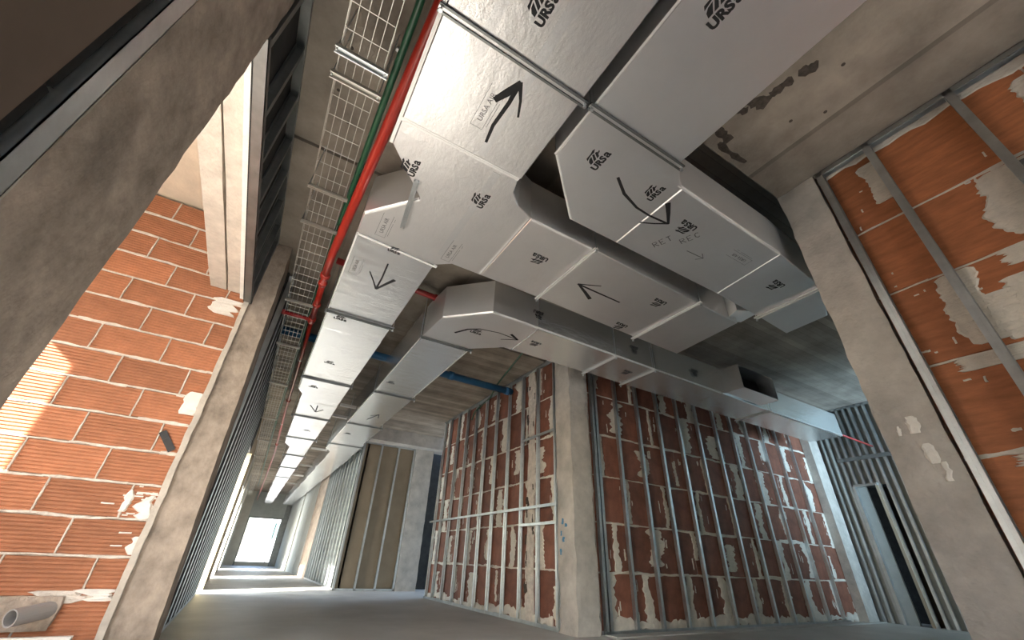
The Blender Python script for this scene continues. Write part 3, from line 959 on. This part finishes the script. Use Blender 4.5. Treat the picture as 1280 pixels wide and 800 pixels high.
# ---- supply duct: left run, junction, corridor leg, arm to the right
SD = thing('air_duct', 'foil-faced supply duct with a star-shaped junction beside the red pipe', 'duct', (0.45, 1.8, ZB))
section(SD, rect(0.085, 0.83, -1.6, 0.30), FOIL)
section(SD, rect(0.085, 0.83, 0.301, 1.42), FOIL)
junction = [(0.085, 1.421), (0.83, 1.421), (0.80, 1.40 + 0.03), (0.835, 1.52), (0.93, 1.61), (1.06, 1.655), (1.06, 2.41), (0.805, 2.41), (0.69, 2.50), (0.08, 2.45), (0.08, 2.235), (0.355, 1.915), (0.355, 1.90), (0.085, 1.60)]
junction = [(0.085, 1.421), (0.815, 1.421), (0.845, 1.53), (0.93, 1.61), (1.06, 1.655), (1.06, 2.41), (0.805, 2.41), (0.69, 2.50), (0.08, 2.45), (0.08, 2.235), (0.355, 1.915), (0.355, 1.90), (0.085, 1.60)]
section(SD, junction, FOIL)
# corridor leg in lengths
cj = [(2.452, 3.70), (3.702, 4.86), (4.862, 5.66)]
leg0 = [(0.08, 2.453), (0.69, 2.503), (0.695, 3.70), (0.085, 3.70)]
section(SD, leg0, FOIL_SHINY)
section(SD, rect(0.088, 0.70, 3.702, 4.10), FOIL_SHINY)
section(SD, rect(0.090, 0.705, 4.102, 5.66), FOIL_SHINY)
section(SD, [(0.095, 5.662), (0.715, 5.662), (0.72, 6.75), (0.165, 6.75), (0.165, 6.42), (0.10, 6.22)], FOIL_SHINY)
section(SD, [(0.17, 6.752), (0.725, 6.752), (0.74, 7.6), (0.19, 7.6)], FOIL_SHINY)
section(SD, [(0.19, 7.602), (0.74, 7.602), (0.75, 9.3), (0.22, 9.3)], FOIL_SHINY)
section(SD, [(0.22, 9.302), (0.75, 9.302), (0.76, 11.2), (0.36, 11.2), (0.36, 10.3), (0.24, 9.95)], FOIL_SHINY)
yy = 11.202
xl = 0.38
for i in range(7):
    section(SD, rect(xl, 0.78 + 0.015 * i, yy, yy + 1.88), FOIL_SHINY)
    yy += 1.882; xl += 0.025
# arm to the right
section(SD, [(1.061, 1.655), (1.62, 1.662), (1.62, 2.41), (1.061, 2.41)], FOIL)
section(SD, [(1.622, 1.662), (2.83, 1.70), (2.83, 2.45), (1.622, 2.41)], FOIL)
section(SD, [(2.832, 1.70), (3.42, 1.715), (3.48, 2.46), (2.832, 2.45)], FOIL)
tape_edge(SD, [(0.085, -1.6), (0.085, 1.60)], 0.018)
for (x, y0, y1) in [(0.26, -1.6, 1.40), (0.52, -1.6, 1.40), (0.66, 1.46, 2.36)]:
    MB().box(x, x + 0.05, y0, y1, ZB - 0.0007, ZB + 0.0005).build('tape', FOIL_SMOOTH, SD)
tape_edge(SD, [(0.355, 1.913), (0.08, 2.233)], -0.014)
tape_edge(SD, [(0.08, 2.46), (0.72, 2.51)], 0.02)
tape_edge(SD, [(0.085, 1.415), (0.82, 1.415)], 0.025)
tape_edge(SD, [(1.07, 1.66), (1.64, 1.664)], 0.010)
tape_edge(SD, [(1.05, 1.67), (1.05, 2.40)], 0.012)
tape_edge(SD, [(0.09, 2.453), (0.095, 5.66)], 0.012)
tape_edge(SD, [(0.095, 5.70), (0.10, 6.2)], 0.012)
# lettering and arrows of the supply duct
for (x, y, tt, s) in [(0.46, 0.62, (0, -1), 1.0), (0.72, 1.70, (0, -1), 0.95), (0.25, 1.70, (0, -1), 0.95), (1.34, 1.95, (-1, 0), 1.0),
                      (2.55, 1.86, (-1, 0), 1.0), (2.56, 2.34, (-1, 0), 1.0), (0.22, 3.83, (1, 0), 0.9), (0.32, 5.02, (1, 0), 0.9), (0.27, 6.02, (1, 0), 0.9),
                      (0.37, 2.50 + 0.02, (1, 0), 0.7), (0.5, 8.6, (1, 0), 1.0)]:
    logo(SD, x, y, tt, s)
for (x, y, tt) in [(0.44, 1.13, (0, -1)), (0.23, 2.28, (0, -1)), (0.74, 2.27, (0, -1)), (0.16, 2.86, (0, -1))]:
    logo(SD, x, y, tt, 1.0, me=UAIR2, name='printed_box')
AR = 'hand painted black arrow'
strokes('painted_arrow', SD, [([(0.53, 1.31), (0.515, 1.20), (0.525, 1.05), (0.52, 0.93)], [0.016, 0.020, 0.022, 0.026]),
                              ([(0.455, 1.075), (0.49, 1.01), (0.525, 0.93)], [0.030, 0.040, 0.028]),
                              ([(0.52, 0.93), (0.57, 1.01), (0.605, 1.09)], [0.024, 0.014, 0.012])], BLACK_INK, label=AR)
strokes('painted_arrow', SD, [([(0.375, 2.69), (0.385, 2.90), (0.385, 3.10)], [0.012, 0.014, 0.016]),
                              ([(0.275, 2.87), (0.34, 3.0), (0.385, 3.10)], [0.010, 0.012, 0.016]),
                              ([(0.385, 3.10), (0.44, 2.97), (0.485, 2.875)], [0.018, 0.024, 0.03])], BLACK_INK, label=AR)
strokes('painted_arrow', SD, [([(0.45, 6.85), (0.47, 7.23)], 0.018), ([(0.35, 6.90), (0.47, 7.23)], 0.018), ([(0.47, 7.23), (0.56, 7.03)], 0.02)], BLACK_INK, label=AR)
strokes('painted_arrow', SD, [([(2.27, 2.07), (2.02, 2.065), (1.79, 2.06)], [0.014, 0.016, 0.018]),
                              ([(1.97, 1.975), (1.88, 2.02), (1.79, 2.06)], [0.010, 0.012, 0.014]),
                              ([(1.80, 2.06), (1.92, 2.12), (2.02, 2.175)], [0.018, 0.028, 0.034])], BLACK_INK, label=AR)

# ---- return duct on the right
RD = thing('air_duct', 'wide grey foil return duct turning right beneath the dark slab', 'duct', (1.9, 1.0, ZB))
section(RD, rect(0.905, 1.54, -1.8, 0.83), FOIL_SMOOTH)
section(RD, [(0.905, 0.831), (1.545, 0.831), (1.63, 0.90), (1.70, 0.94), (1.70, 1.52), (1.285, 1.52), (0.905, 1.165)], FOIL_SMOOTH)
section(RD, [(1.701, 0.94), (2.78, 0.955), (2.84, 1.52), (1.701, 1.52)], FOIL_SMOOTH)
section(RD, [(2.781, 0.955), (3.42, 1.00), (3.46, 1.54), (2.841, 1.52)], FOIL_SMOOTH)
section(RD, [(3.421, 1.00), (3.94, 1.19), (3.97, 1.57), (3.461, 1.54)], FOIL_SMOOTH)
# collar, sloped and whitened for a skylight gleam, let into the far side of the return duct
cb = MB()
q = [(3.20, 1.575), (3.60, 1.575), (3.66, 1.80), (3.36, 1.80)]
cb.add([(x, y, 2.598 + 0.30 * (x - 3.20)) for x, y in q] + [(x, y, 2.92) for x, y in q],
       [(3, 2, 1, 0), (4, 5, 6, 7), (0, 1, 5, 4), (1, 2, 6, 5), (2, 3, 7, 6), (3, 0, 4, 7)])
cb.build('duct_collar', TAPE, RD, label='metal collar, skylight gleam put into its slope and pale colour')
tape_edge(RD, [(0.905, -1.8), (0.905, 1.165), (1.285, 1.52)][0:2], 0.012)
tape_edge(RD, [(0.905, 1.165), (1.285, 1.52)], -0.010)
tape_edge(RD, [(1.66, 0.935), (2.78, 0.955)], 0.010)
for (x, y, tt, s) in [(1.09, 0.23, (0, -1), 1.1), (1.15, 1.06, (0, -1), 1.0), (1.60, 1.055, (0, -1), 0.9), (1.99, 1.12, (-1, 0), 1.0), (3.12, 1.16, (-1, 0), 1.0)]:
    logo(RD, x, y, tt, s)
logo(RD, 2.57, 1.14, (-1, 0), 0.9, me=UAIR2, name='printed_box')
strokes('painted_arrow', RD, [([(1.31, 1.09), (1.43, 1.16), (1.58, 1.20), (1.70, 1.205), (1.86, 1.19)], [0.018, 0.020, 0.016, 0.014, 0.016]),
                              ([(1.69, 1.285), (1.78, 1.24), (1.865, 1.185)], [0.010, 0.012, 0.014]),
                              ([(1.715, 1.065), (1.79, 1.125), (1.865, 1.19)], [0.034, 0.026, 0.016])], BLACK_INK, label=AR)


def hand_text(parent, x, y, h, t, word, m):
    """single-stroke capitals, reading along t, seen from below"""
    G = {'R': [[(0, 0), (0, 1), (.5, .95), (.55, .65), (0, .5)], [(.2, .5), (.6, 0)]],
         'E': [[(.55, 1), (0, 1), (0, 0), (.55, 0)], [(0, .5), (.4, .5)]],
         'T': [[(0, 1), (.6, 1)], [(.3, 1), (.3, 0)]],
         'C': [[(.55, .85), (.3, 1), (.05, .75), (.05, .25), (.3, 0), (.55, .15)]]}
    t = Vector((t[0], t[1])).normalized(); u = Vector((t.y, -t.x)) * 1.0
    # reading from below: up = n x t with n = -Z
    n3 = Vector((0, 0, -1)).cross(Vector((t.x, t.y, 0))); u = Vector((n3.x, n3.y))
    out = []; cx = 0
    for ch in word:
        if ch in G:
            for ln in G[ch]:
                out.append(([(x + t.x * (cx + px) * h + u.x * py * h, y + t.y * (cx + px) * h + u.y * py * h) for px, py in ln], 0.0065))
        cx += 0.95
    return strokes('marker_writing', parent, out, m)


hand_text(RD, 1.97, 1.40, 0.052, (0.35, -1), 'RET', GREY_INK)
hand_text(RD, 2.10, 1.27, 0.052, (0.35, -1), 'REC', GREY_INK)
strokes('marker_writing', RD, [([(2.19, 1.30), (2.36, 1.29)], 0.006), ([(2.31, 1.26), (2.36, 1.29), (2.32, 1.33)], 0.006)], GREY_INK)

# ---- lower duct: corridor leg, bend, run along the passage
PD = thing('air_duct', 'foil duct bending from the corridor along the central brick block', 'duct', (1.5, 3.2, ZB))
bend = [(1.03, 3.69), (1.03, 3.60), (1.06, 3.215), (1.42, 2.85), (1.95, 2.875), (1.95, 3.42), (1.86, 3.42), (1.58, 3.66), (1.55, 3.69)]
section(PD, bend, FOIL)
section(PD, [(1.951, 2.875), (2.985, 2.88), (2.985, 3.415), (1.951, 3.42)], FOIL_SHINY)
section(PD, [(2.987, 2.88), (3.60, 2.885), (3.60, 3.415), (2.987, 3.415)], FOIL_SHINY)
section(PD, [(3.602, 2.885), (4.86, 2.89), (4.86, 3.42), (3.602, 3.415)], FOIL_SHINY)
section(PD, [(4.862, 2.89), (6.0, 2.93), (6.0, 3.44), (4.862, 3.42)], FOIL_SHINY)
section(PD, [(6.002, 2.93), (8.10, 2.93), (8.10, 3.44), (6.002, 3.44)], FOIL_SHINY)
for (x0, x1, y0, y1) in [(1.03, 1.57, 3.692, 5.63), (1.04, 1.60, 5.632, 7.5), (1.05, 1.66, 7.502, 9.0)]:
    section(PD, rect(x0, x1, y0, y1), FOIL_SHINY)
section(PD, [(1.05, 9.002), (1.70, 9.002), (1.72, 10.8), (1.20, 10.8), (1.20, 10.2), (1.06, 9.9)], FOIL_SHINY)
yy = 10.802; xl = 1.22
for i in range(7):
    section(PD, rect(xl, 1.74, yy, yy + 1.9), FOIL_SHINY)
    yy += 1.902; xl += 0.02
# outlet on the passage side, open towards the hall
out = MB()
out.box(4.95, 4.965, 2.64, 2.90, 2.62, 2.95); out.box(5.735, 5.75, 2.64, 2.90, 2.62, 2.95)
out.box(4.965, 5.735, 2.64, 2.90, 2.62, 2.632); out.box(4.965, 5.735, 2.64, 2.90, 2.938, 2.95)
outo = out.build('outlet_collar', FOIL_SHINY, PD, label='square outlet collar open to the hall')
MB().box(4.966, 5.734, 2.86, 2.885, 2.633, 2.937).build('outlet_void', BLACK_HOLE, outo, label='black inside of the outlet')
tape_edge(PD, [(1.06, 3.215), (1.42, 2.85)], 0.014)
tape_edge(PD, [(1.43, 2.85), (4.86, 2.89)], 0.009)
tape_edge(PD, [(1.03, 3.70), (1.04, 7.5)], 0.013)
tape_edge(PD, [(6.0, 2.93), (8.1, 2.93)], 0.03)
tape_edge(PD, [(1.57, 5.6), (1.57, 3.70)], 0.010)
for (x, y, tt, s) in [(1.46, 3.30, (1, 0), 0.9), (2.09, 3.12, (-1, 0), 0.9), (1.13, 5.2, (1, 0), 0.8), (3.4, 3.1, (-1, 0), 0.9), (1.2, 8.3, (1, 0), 0.9)]:
    logo(PD, x, y, tt, s)
for (x, z, s) in [(1.95, 2.80, 0.9), (3.30, 2.80, 0.9), (4.35, 2.78, 0.9)]:      # prints on the upright front face
    o = link('printed_logo', LOGO, PD, (x, 2.872, z), (-math.pi / 2, 0, 0) if False else (math.pi / 2, 0, math.pi * 0))
    o.scale = (s, -s, s)
o = link('printed_logo', LOGO, RD, (1.62, 0.0, 2.79), (math.pi / 2, 0, -math.pi / 2)); o.location = Vector((1.284, 1.40, 2.8)) - Vector(RD.location)
bpy.data.objects.remove(o, do_unlink=True)
strokes('painted_arrow', PD, [([(1.28, 3.42), (1.36, 3.28), (1.46, 3.20), (1.66, 3.16), (1.90, 3.18)], [0.026, 0.024, 0.014, 0.012, 0.014]),
                              ([(1.775, 3.115), (1.84, 3.15), (1.90, 3.18)], [0.03, 0.026, 0.014]),
                              ([(1.74, 3.27), (1.82, 3.22), (1.90, 3.18)], [0.01, 0.012, 0.014])], BLACK_INK, label=AR)
strokes('painted_arrow', PD, [([(1.28, 7.1), (1.38, 6.7)], 0.016), ([(1.28, 6.85), (1.38, 6.7), (1.42, 6.9)], 0.016)], BLACK_INK, label=AR)


# ---------------------------------------------------------------- duct hangers
def hanger(label, p0, p1, m=ZINC, double=False, w=0.041, zt=3.15, rods=True, dz=0.0):
    """strut rail under a duct, hung on two threaded rods"""
    p0 = Vector(p0); p1 = Vector(p1)
    c = (p0 + p1) / 2
    t = thing('duct_hanger', label, 'hanger', (c.x, c.y, ZB - 0.05), 'hanger rails under the air ducts')
    d = (p1 - p0); L = d.length; ang = math.atan2(d.y, d.x)
    b = MB(); h = 0.013
    b.box(-L / 2, L / 2, -w / 2, -w / 2 + 0.010, -h, 0)
    b.box(-L / 2, L / 2, w / 2 - 0.010, w / 2, -h, 0)
    b.box(-L / 2, L / 2, -w / 2, w / 2, -0.003, 0)
    link('strut_rail', b.mesh('strut_rail', m), t, (c.x, c.y, ZB - 0.002 - dz), (0, 0, ang))
    if double:
        link('rail_back', MB().box(-L / 2, L / 2, -w / 2 + 0.0105, w / 2 - 0.0105, -0.0052, -0.0032).mesh('rail_back', FOIL), t, (c.x, c.y, ZB - 0.002 - dz), (0, 0, ang))
    if rods:
        for s in (-1, 1):
            e = c + d.normalized() * (L / 2 - 0.012) * s
            link('threaded_rod', MB().tube([(0, 0, ZB - 0.035), (0, 0, zt)], 0.004, 6).mesh('threaded_rod', ZINC), t, (e.x, e.y, 0))
            link('nut', MB().tube([(0, 0, ZB - 0.038), (0, 0, ZB - 0.027)], 0.010, 6).mesh('nut', ZINC), t, (e.x, e.y, 0))
    return t


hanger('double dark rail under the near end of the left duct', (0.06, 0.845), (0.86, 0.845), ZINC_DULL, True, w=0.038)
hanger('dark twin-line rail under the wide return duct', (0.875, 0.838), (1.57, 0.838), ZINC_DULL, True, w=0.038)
hanger('bright rail across the arm, behind its painted arrow', (1.622, 1.63), (1.622, 2.43), ZINC_BRIGHT, w=0.03)
hanger('bright rail across the right-hand end of the arm', (2.832, 1.66), (2.832, 2.48), ZINC_BRIGHT, w=0.03)
hanger('bright rail under the return duct beside the right column', (3.44, 1.0), (3.46, 1.57), ZINC_BRIGHT, w=0.045, zt=3.4)
hanger('thin rail under the passage duct, just right of the corner column', (2.987, 2.86), (2.987, 3.45), ZINC_BRIGHT, w=0.028)
hanger('thin rail under the passage duct, second right of the corner column', (3.601, 2.86), (3.601, 3.45), ZINC_BRIGHT, w=0.028)
hanger('thin rail under the passage duct beyond the open outlet', (6.0, 2.90), (6.02, 3.47), ZINC_BRIGHT, w=0.045)
nm = ['first', 'second', 'third', 'fourth', 'fifth', 'sixth', 'seventh']
for i, (y, x0, x1, w) in enumerate([(3.70, 0.06, 0.73, 0.06), (5.66, 0.07, 0.74, 0.055), (7.6, 0.14, 0.77, 0.05), (9.3, 0.2, 0.8, 0.05),
                                    (11.2, 0.3, 0.82, 0.05), (13.1, 0.35, 0.84, 0.05), (15.0, 0.4, 0.85, 0.05)]):
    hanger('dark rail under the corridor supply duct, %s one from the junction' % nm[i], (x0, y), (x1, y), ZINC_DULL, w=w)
for i, (y, x0, x1) in enumerate([(3.69, 1.0, 1.61), (5.63, 1.01, 1.63), (7.5, 1.02, 1.66), (9.3, 1.03, 1.72)]):
    hanger('rail under the bending duct, %s one down the corridor' % nm[i], (x0, y), (x1, y), ZINC_DULL, w=0.04)
# loose strut lying under the junction
o = link('strut_offcut', MB().box(-0.225, 0.225, -0.016, -0.006, -0.02, 0).box(-0.225, 0.225, 0.006, 0.016, -0.02, 0).box(-0.225, 0.225, -0.016, 0.016, -0.003, 0).mesh('strut_offcut', ZINC), None,
         (0.315, 1.99, ZB - 0.003), (0, 0, math.atan2(0.44, 0.05)))
tag(o, 'short bright strut fixed under the notch of the junction', 'strut')
# pale cross struts between the two corridor ducts
for i, y in enumerate([6.9, 7.6, 10.6, 13.0, 15.0, 17.0]):
    tag(link('cross_strut', MB().box(-0.12 if y < 9 else -0.08, 0.13 if y < 9 else 0.28, -0.025, 0.025, 0, 0.04).mesh('cross_strut', WHITE_SHEET), None, (0.90, y, 2.68)),
        'white cross strut between the corridor ducts, %s from the near end' % nm[i], 'strut', 'white struts between the corridor ducts')

# ---------------------------------------------------------------- pipes
rp = thing('red_pipe', 'glossy red sprinkler pipe running beside the left duct', 'pipe', (0.0, 2, 2.75))
MB().tube([(0.115, -0.6, 2.75), (0.072, 0.9, 2.75), (-0.03, 3.02, 2.75), (-0.03, 3.42, 2.75)], 0.033, 14).build('pipe_length', RED, rp, True)
MB().tube([(-0.03, 3.42, 2.75), (-0.02, 4.30, 2.75)], 0.028, 12).build('pipe_length', RED, rp, True)
MB().tube([(-0.02, 4.30, 2.75), (0.0, 5.2, 2.75), (0.045, 8.1, 2.75), (0.14, 12.0, 2.75), (0.22, 24.8, 2.75)], 0.021, 10).build('pipe_length', RED, rp, True)
for (y, r, L) in [(3.38, 0.043, 0.07), (3.52, 0.040, 0.05), (3.95, 0.037, 0.06), (4.30, 0.040, 0.10), (7.4, 0.035, 0.08), (11.0, 0.034, 0.08)]:
    x = -0.03 if y < 3.6 else (-0.02 if y < 5 else 0.034 if y < 8 else 0.115)
    MB().tube([(x, y - L / 2, 2.75), (x, y - L / 4, 2.75), (x, y + L / 4, 2.75), (x, y + L / 2, 2.75)], [r * 0.9, r, r, r * 0.9], 14).build('coupling', RED, rp, True)
MB().tube([(-0.02, 4.31, 2.75), (-0.315, 4.30, 2.75)], 0.02, 10).build('branch_pipe', DARK_RED, rp, True, label='dark red branch to the left wall')
MB().tube([(-0.28, 4.30, 2.75), (-0.31, 4.30, 2.75)], 0.028, 12).build('coupling', DARK_RED, rp, True)
for y in (5.5, 9.0):
    x = 0.02 if y < 3 else 0.0 if y < 6 else 0.06
    MB().tube([(x, y, 2.75), (x, y, 3.15)], 0.004, 6).build('threaded_rod', ZINC, rp)
    MB().tube([(x, y - 0.012, 2.75), (x, y + 0.012, 2.75)], 0.038 if y < 3 else 0.027, 12).build('pipe_clip', ZINC, rp)
tag(MB().tube([(-0.02, -0.6, 2.82), (-0.012, 1.0, 2.82), (-0.055, 2.9, 2.82), (-0.06, 4.0, 2.82), (-0.05, 9.0, 2.83), (0.05, 20, 2.83)], 0.019, 10).build('green_pipe', GREEN, None, True),
    'slim green pipe alongside the red sprinkler pipe', 'pipe')
dr = thing('dark_red_pipe', 'dark red pipe crossing under the slab behind the ducts', 'pipe', (0.7, 3.5, 3.0))
MB().tube([(0.02, 3.44, 2.99), (1.35, 3.52, 2.99)], 0.032, 12).build('pipe_length', DARK_RED, dr, True)
MB().tube([(1.03, 3.50, 2.99), (1.07, 3.503, 2.99)], 0.040, 12).build('coupling', DARK_RED, dr, True)
bp_ = thing('blue_pipe', 'blue pipe crossing the corridor under the slab', 'pipe', (1.4, 5.4, 3.0))
MB().tube([(-0.305, 5.30, 3.0), (0.88, 5.34, 3.0), (3.145, 5.42, 3.0)], 0.055, 14).build('pipe_length', BLUE, bp_, True)
MB().tube([(2.0, 5.375, 3.0), (2.08, 5.378, 3.0)], 0.066, 14).build('coupling', BLUE, bp_, True)
MB().tube([(3.02, 5.415, 3.0), (3.10, 5.418, 3.0)], 0.064, 14).build('coupling', BLUE, bp_, True)
tag(MB().tube([(2.45, 3.72, 3.08), (2.57, 4.14, 3.06), (2.76, 5.01, 3.05), (2.87, 5.46, 3.05), (3.06, 6.0, 3.07), (3.07, 6.62, 2.97), (3.07, 6.72, 2.84)], 0.013, 8).build('green_conduit', GREEN, None, True),
    'thin green conduit sagging along the top of the central wall', 'conduit')
tag(MB().tube([(8.12, 2.95, 2.63), (9.19, 2.95, 2.61)], 0.014, 8).build('dark_conduit', DARK_RED, None, True),
    'thin dark conduit from the passage duct to the bright stud wall', 'conduit')

# ---------------------------------------------------------------- cable tray
ct = thing('cable_tray', 'galvanised wire basket cable tray left of the pipes', 'cable tray', (-0.18, 3, 2.75))
TX0, TX1, TZ = -0.285, -0.075, 2.75
Y0, Y1 = -0.2, 23.0
for i in range(6):
    x = TX0 + (TX1 - TX0) * i / 5
    link('long_wire', MB().tube([(0, Y0, 0), (0, Y1, 0)], 0.0020, 6).mesh('long_wire', WIRE), ct, (x, 0, TZ))
for x in (TX0, TX1):
    for dz in (0.03, 0.06):
        pts = [(rng.uniform(-.003, .003), Y0 + q * 0.1, dz + (0.004 if q % 2 else -0.004)) for q in range(int((Y1 - Y0) / 0.1) + 1)] if dz > 0.05 else [(0, Y0, dz), (0, Y1, dz)]
        link('side_wire', MB().tube(pts, 0.0020, 6).mesh('side_wire', WIRE), ct, (x, 0, TZ))
cw = MB().tube([(TX0, 0, 0.066), (TX0, 0, 0), (TX1, 0, 0), (TX1, 0, 0.066)], 0.0019, 6).mesh('cross_wire', WIRE)
y = Y0 + 0.05; q = 0
while y < Y1:
    link('cross_wire', cw, ct, (0, y, TZ - 0.0035)); y += 0.125 if y < 14 else 0.17
for i, (y, near) in enumerate([(1.335, 1), (1.475, 1), (2.72, 0), (2.33, 0), (3.98, 0), (5.1, 0), (6.6, 0), (8.7, 0), (10.7, 0), (12.7, 0)]):
    lab = ['near pair, nearer one', 'near pair, farther one', 'second support beyond the pair', 'first support beyond the pair', 'by the red branch pipe', 'first one past the red branch pipe',
           'second one past the red branch pipe', 'third one past the red branch pipe', 'fourth one past the red branch pipe', 'fifth one past the red branch pipe'][i]
    t = thing('tray_bracket', 'slotted strut under the wire cable tray, ' + lab, 'bracket', (-0.18, y, 2.74), 'struts under the cable tray')
    hw = 0.019 if near else 0.012
    b = MB().box(TX0 - 0.02, TX1 + 0.03, -hw, -hw + 0.006, -0.022, 0).box(TX0 - 0.02, TX1 + 0.03, hw - 0.006, hw, -0.022, 0).box(TX0 - 0.02, TX1 + 0.03, -hw, hw, -0.003, 0)
    link('strut_rail', b.mesh('strut_rail', WIRE if i != 0 else ZINC), t, (0, y, TZ - 0.007))
    for x in (TX0 - 0.012, TX1 + 0.015):
        link('threaded_rod', MB().tube([(0, 0, TZ - 0.03), (0, 0, 3.15)], 0.004, 6).mesh('threaded_rod', ZINC), t, (x, y, 0))
tag(MB().tube([(-0.045, 1.40, 3.15), (-0.045, 1.40, 3.12)], [0.008, 0.012], 8).build('ceiling_bolt', ZINC), 'small steel anchor bolt in the slab right of the tray', 'bolt')

# ---------------------------------------------------------------- odds and ends by the left brick wall
pp = thing('pipe_stub', 'grey pipe stub poking from the ribbed brick wall near the floor', 'pipe', (-0.95, 3.7, 0.24))
p_a, p_b = Vector((-0.905, 3.59, 0.248)), Vector((-0.79, 3.752, 0.275))
ax = (p_b - p_a).normalized()
b = MB().tube([p_a, p_b], 0.042, 20, caps=False)
b.tube([p_b, p_a], 0.035, 20, caps=False)
k0 = Vector((0, 0, 1)); xx = ax.cross(k0).normalized(); zz = xx.cross(ax)
rim = []
for r in (0.042, 0.035):
    rim += [p_a + (xx * math.cos(2 * math.pi * i / 20) + zz * math.sin(2 * math.pi * i / 20)) * r for i in range(20)]
b.add(rim, [(i, (i + 1) % 20, 20 + (i + 1) % 20, 20 + i) for i in range(20)])
b.build('sleeve', PVC_GREY, pp)
MB().tube([p_a + ax * 0.10, p_a + ax * 0.105], 0.035, 16).build('bore', BLACK_HOLE, pp, label='dark bore of the pipe')
me = rough_box(-1.12, -0.76, 3.722, 3.756, 0.175, 0.335, seg=0.05, amp=0.02, seed=21)
me.materials.append(MORTAR_DARK)
tag(link('mortar_lump', me), 'grey mortar lump around the pipe stub at the wall foot', 'mortar')
o = tag(link('white_board', MB().box(-0.28, 0.28, -0.02, 0.02, 0, 0.165).mesh('white_board', WHITE_SHEET), None, (-0.90, 3.60, 0.0), (0, 0.0, 0.0)), 'white board standing at the foot of the ribbed brick wall', 'board')
o = tag(link('black_strip', MB().box(-0.022, 0.022, -0.006, 0, -0.078, 0.078).box(-0.018, 0.018, -0.009, -0.006, 0.02, 0.05).mesh('black_strip', BLACK_PLASTIC), None, (-0.64, 3.748, 1.245), (0, -0.70, 0)),
        'short black plastic strip stuck on the ribbed bricks', 'strip')
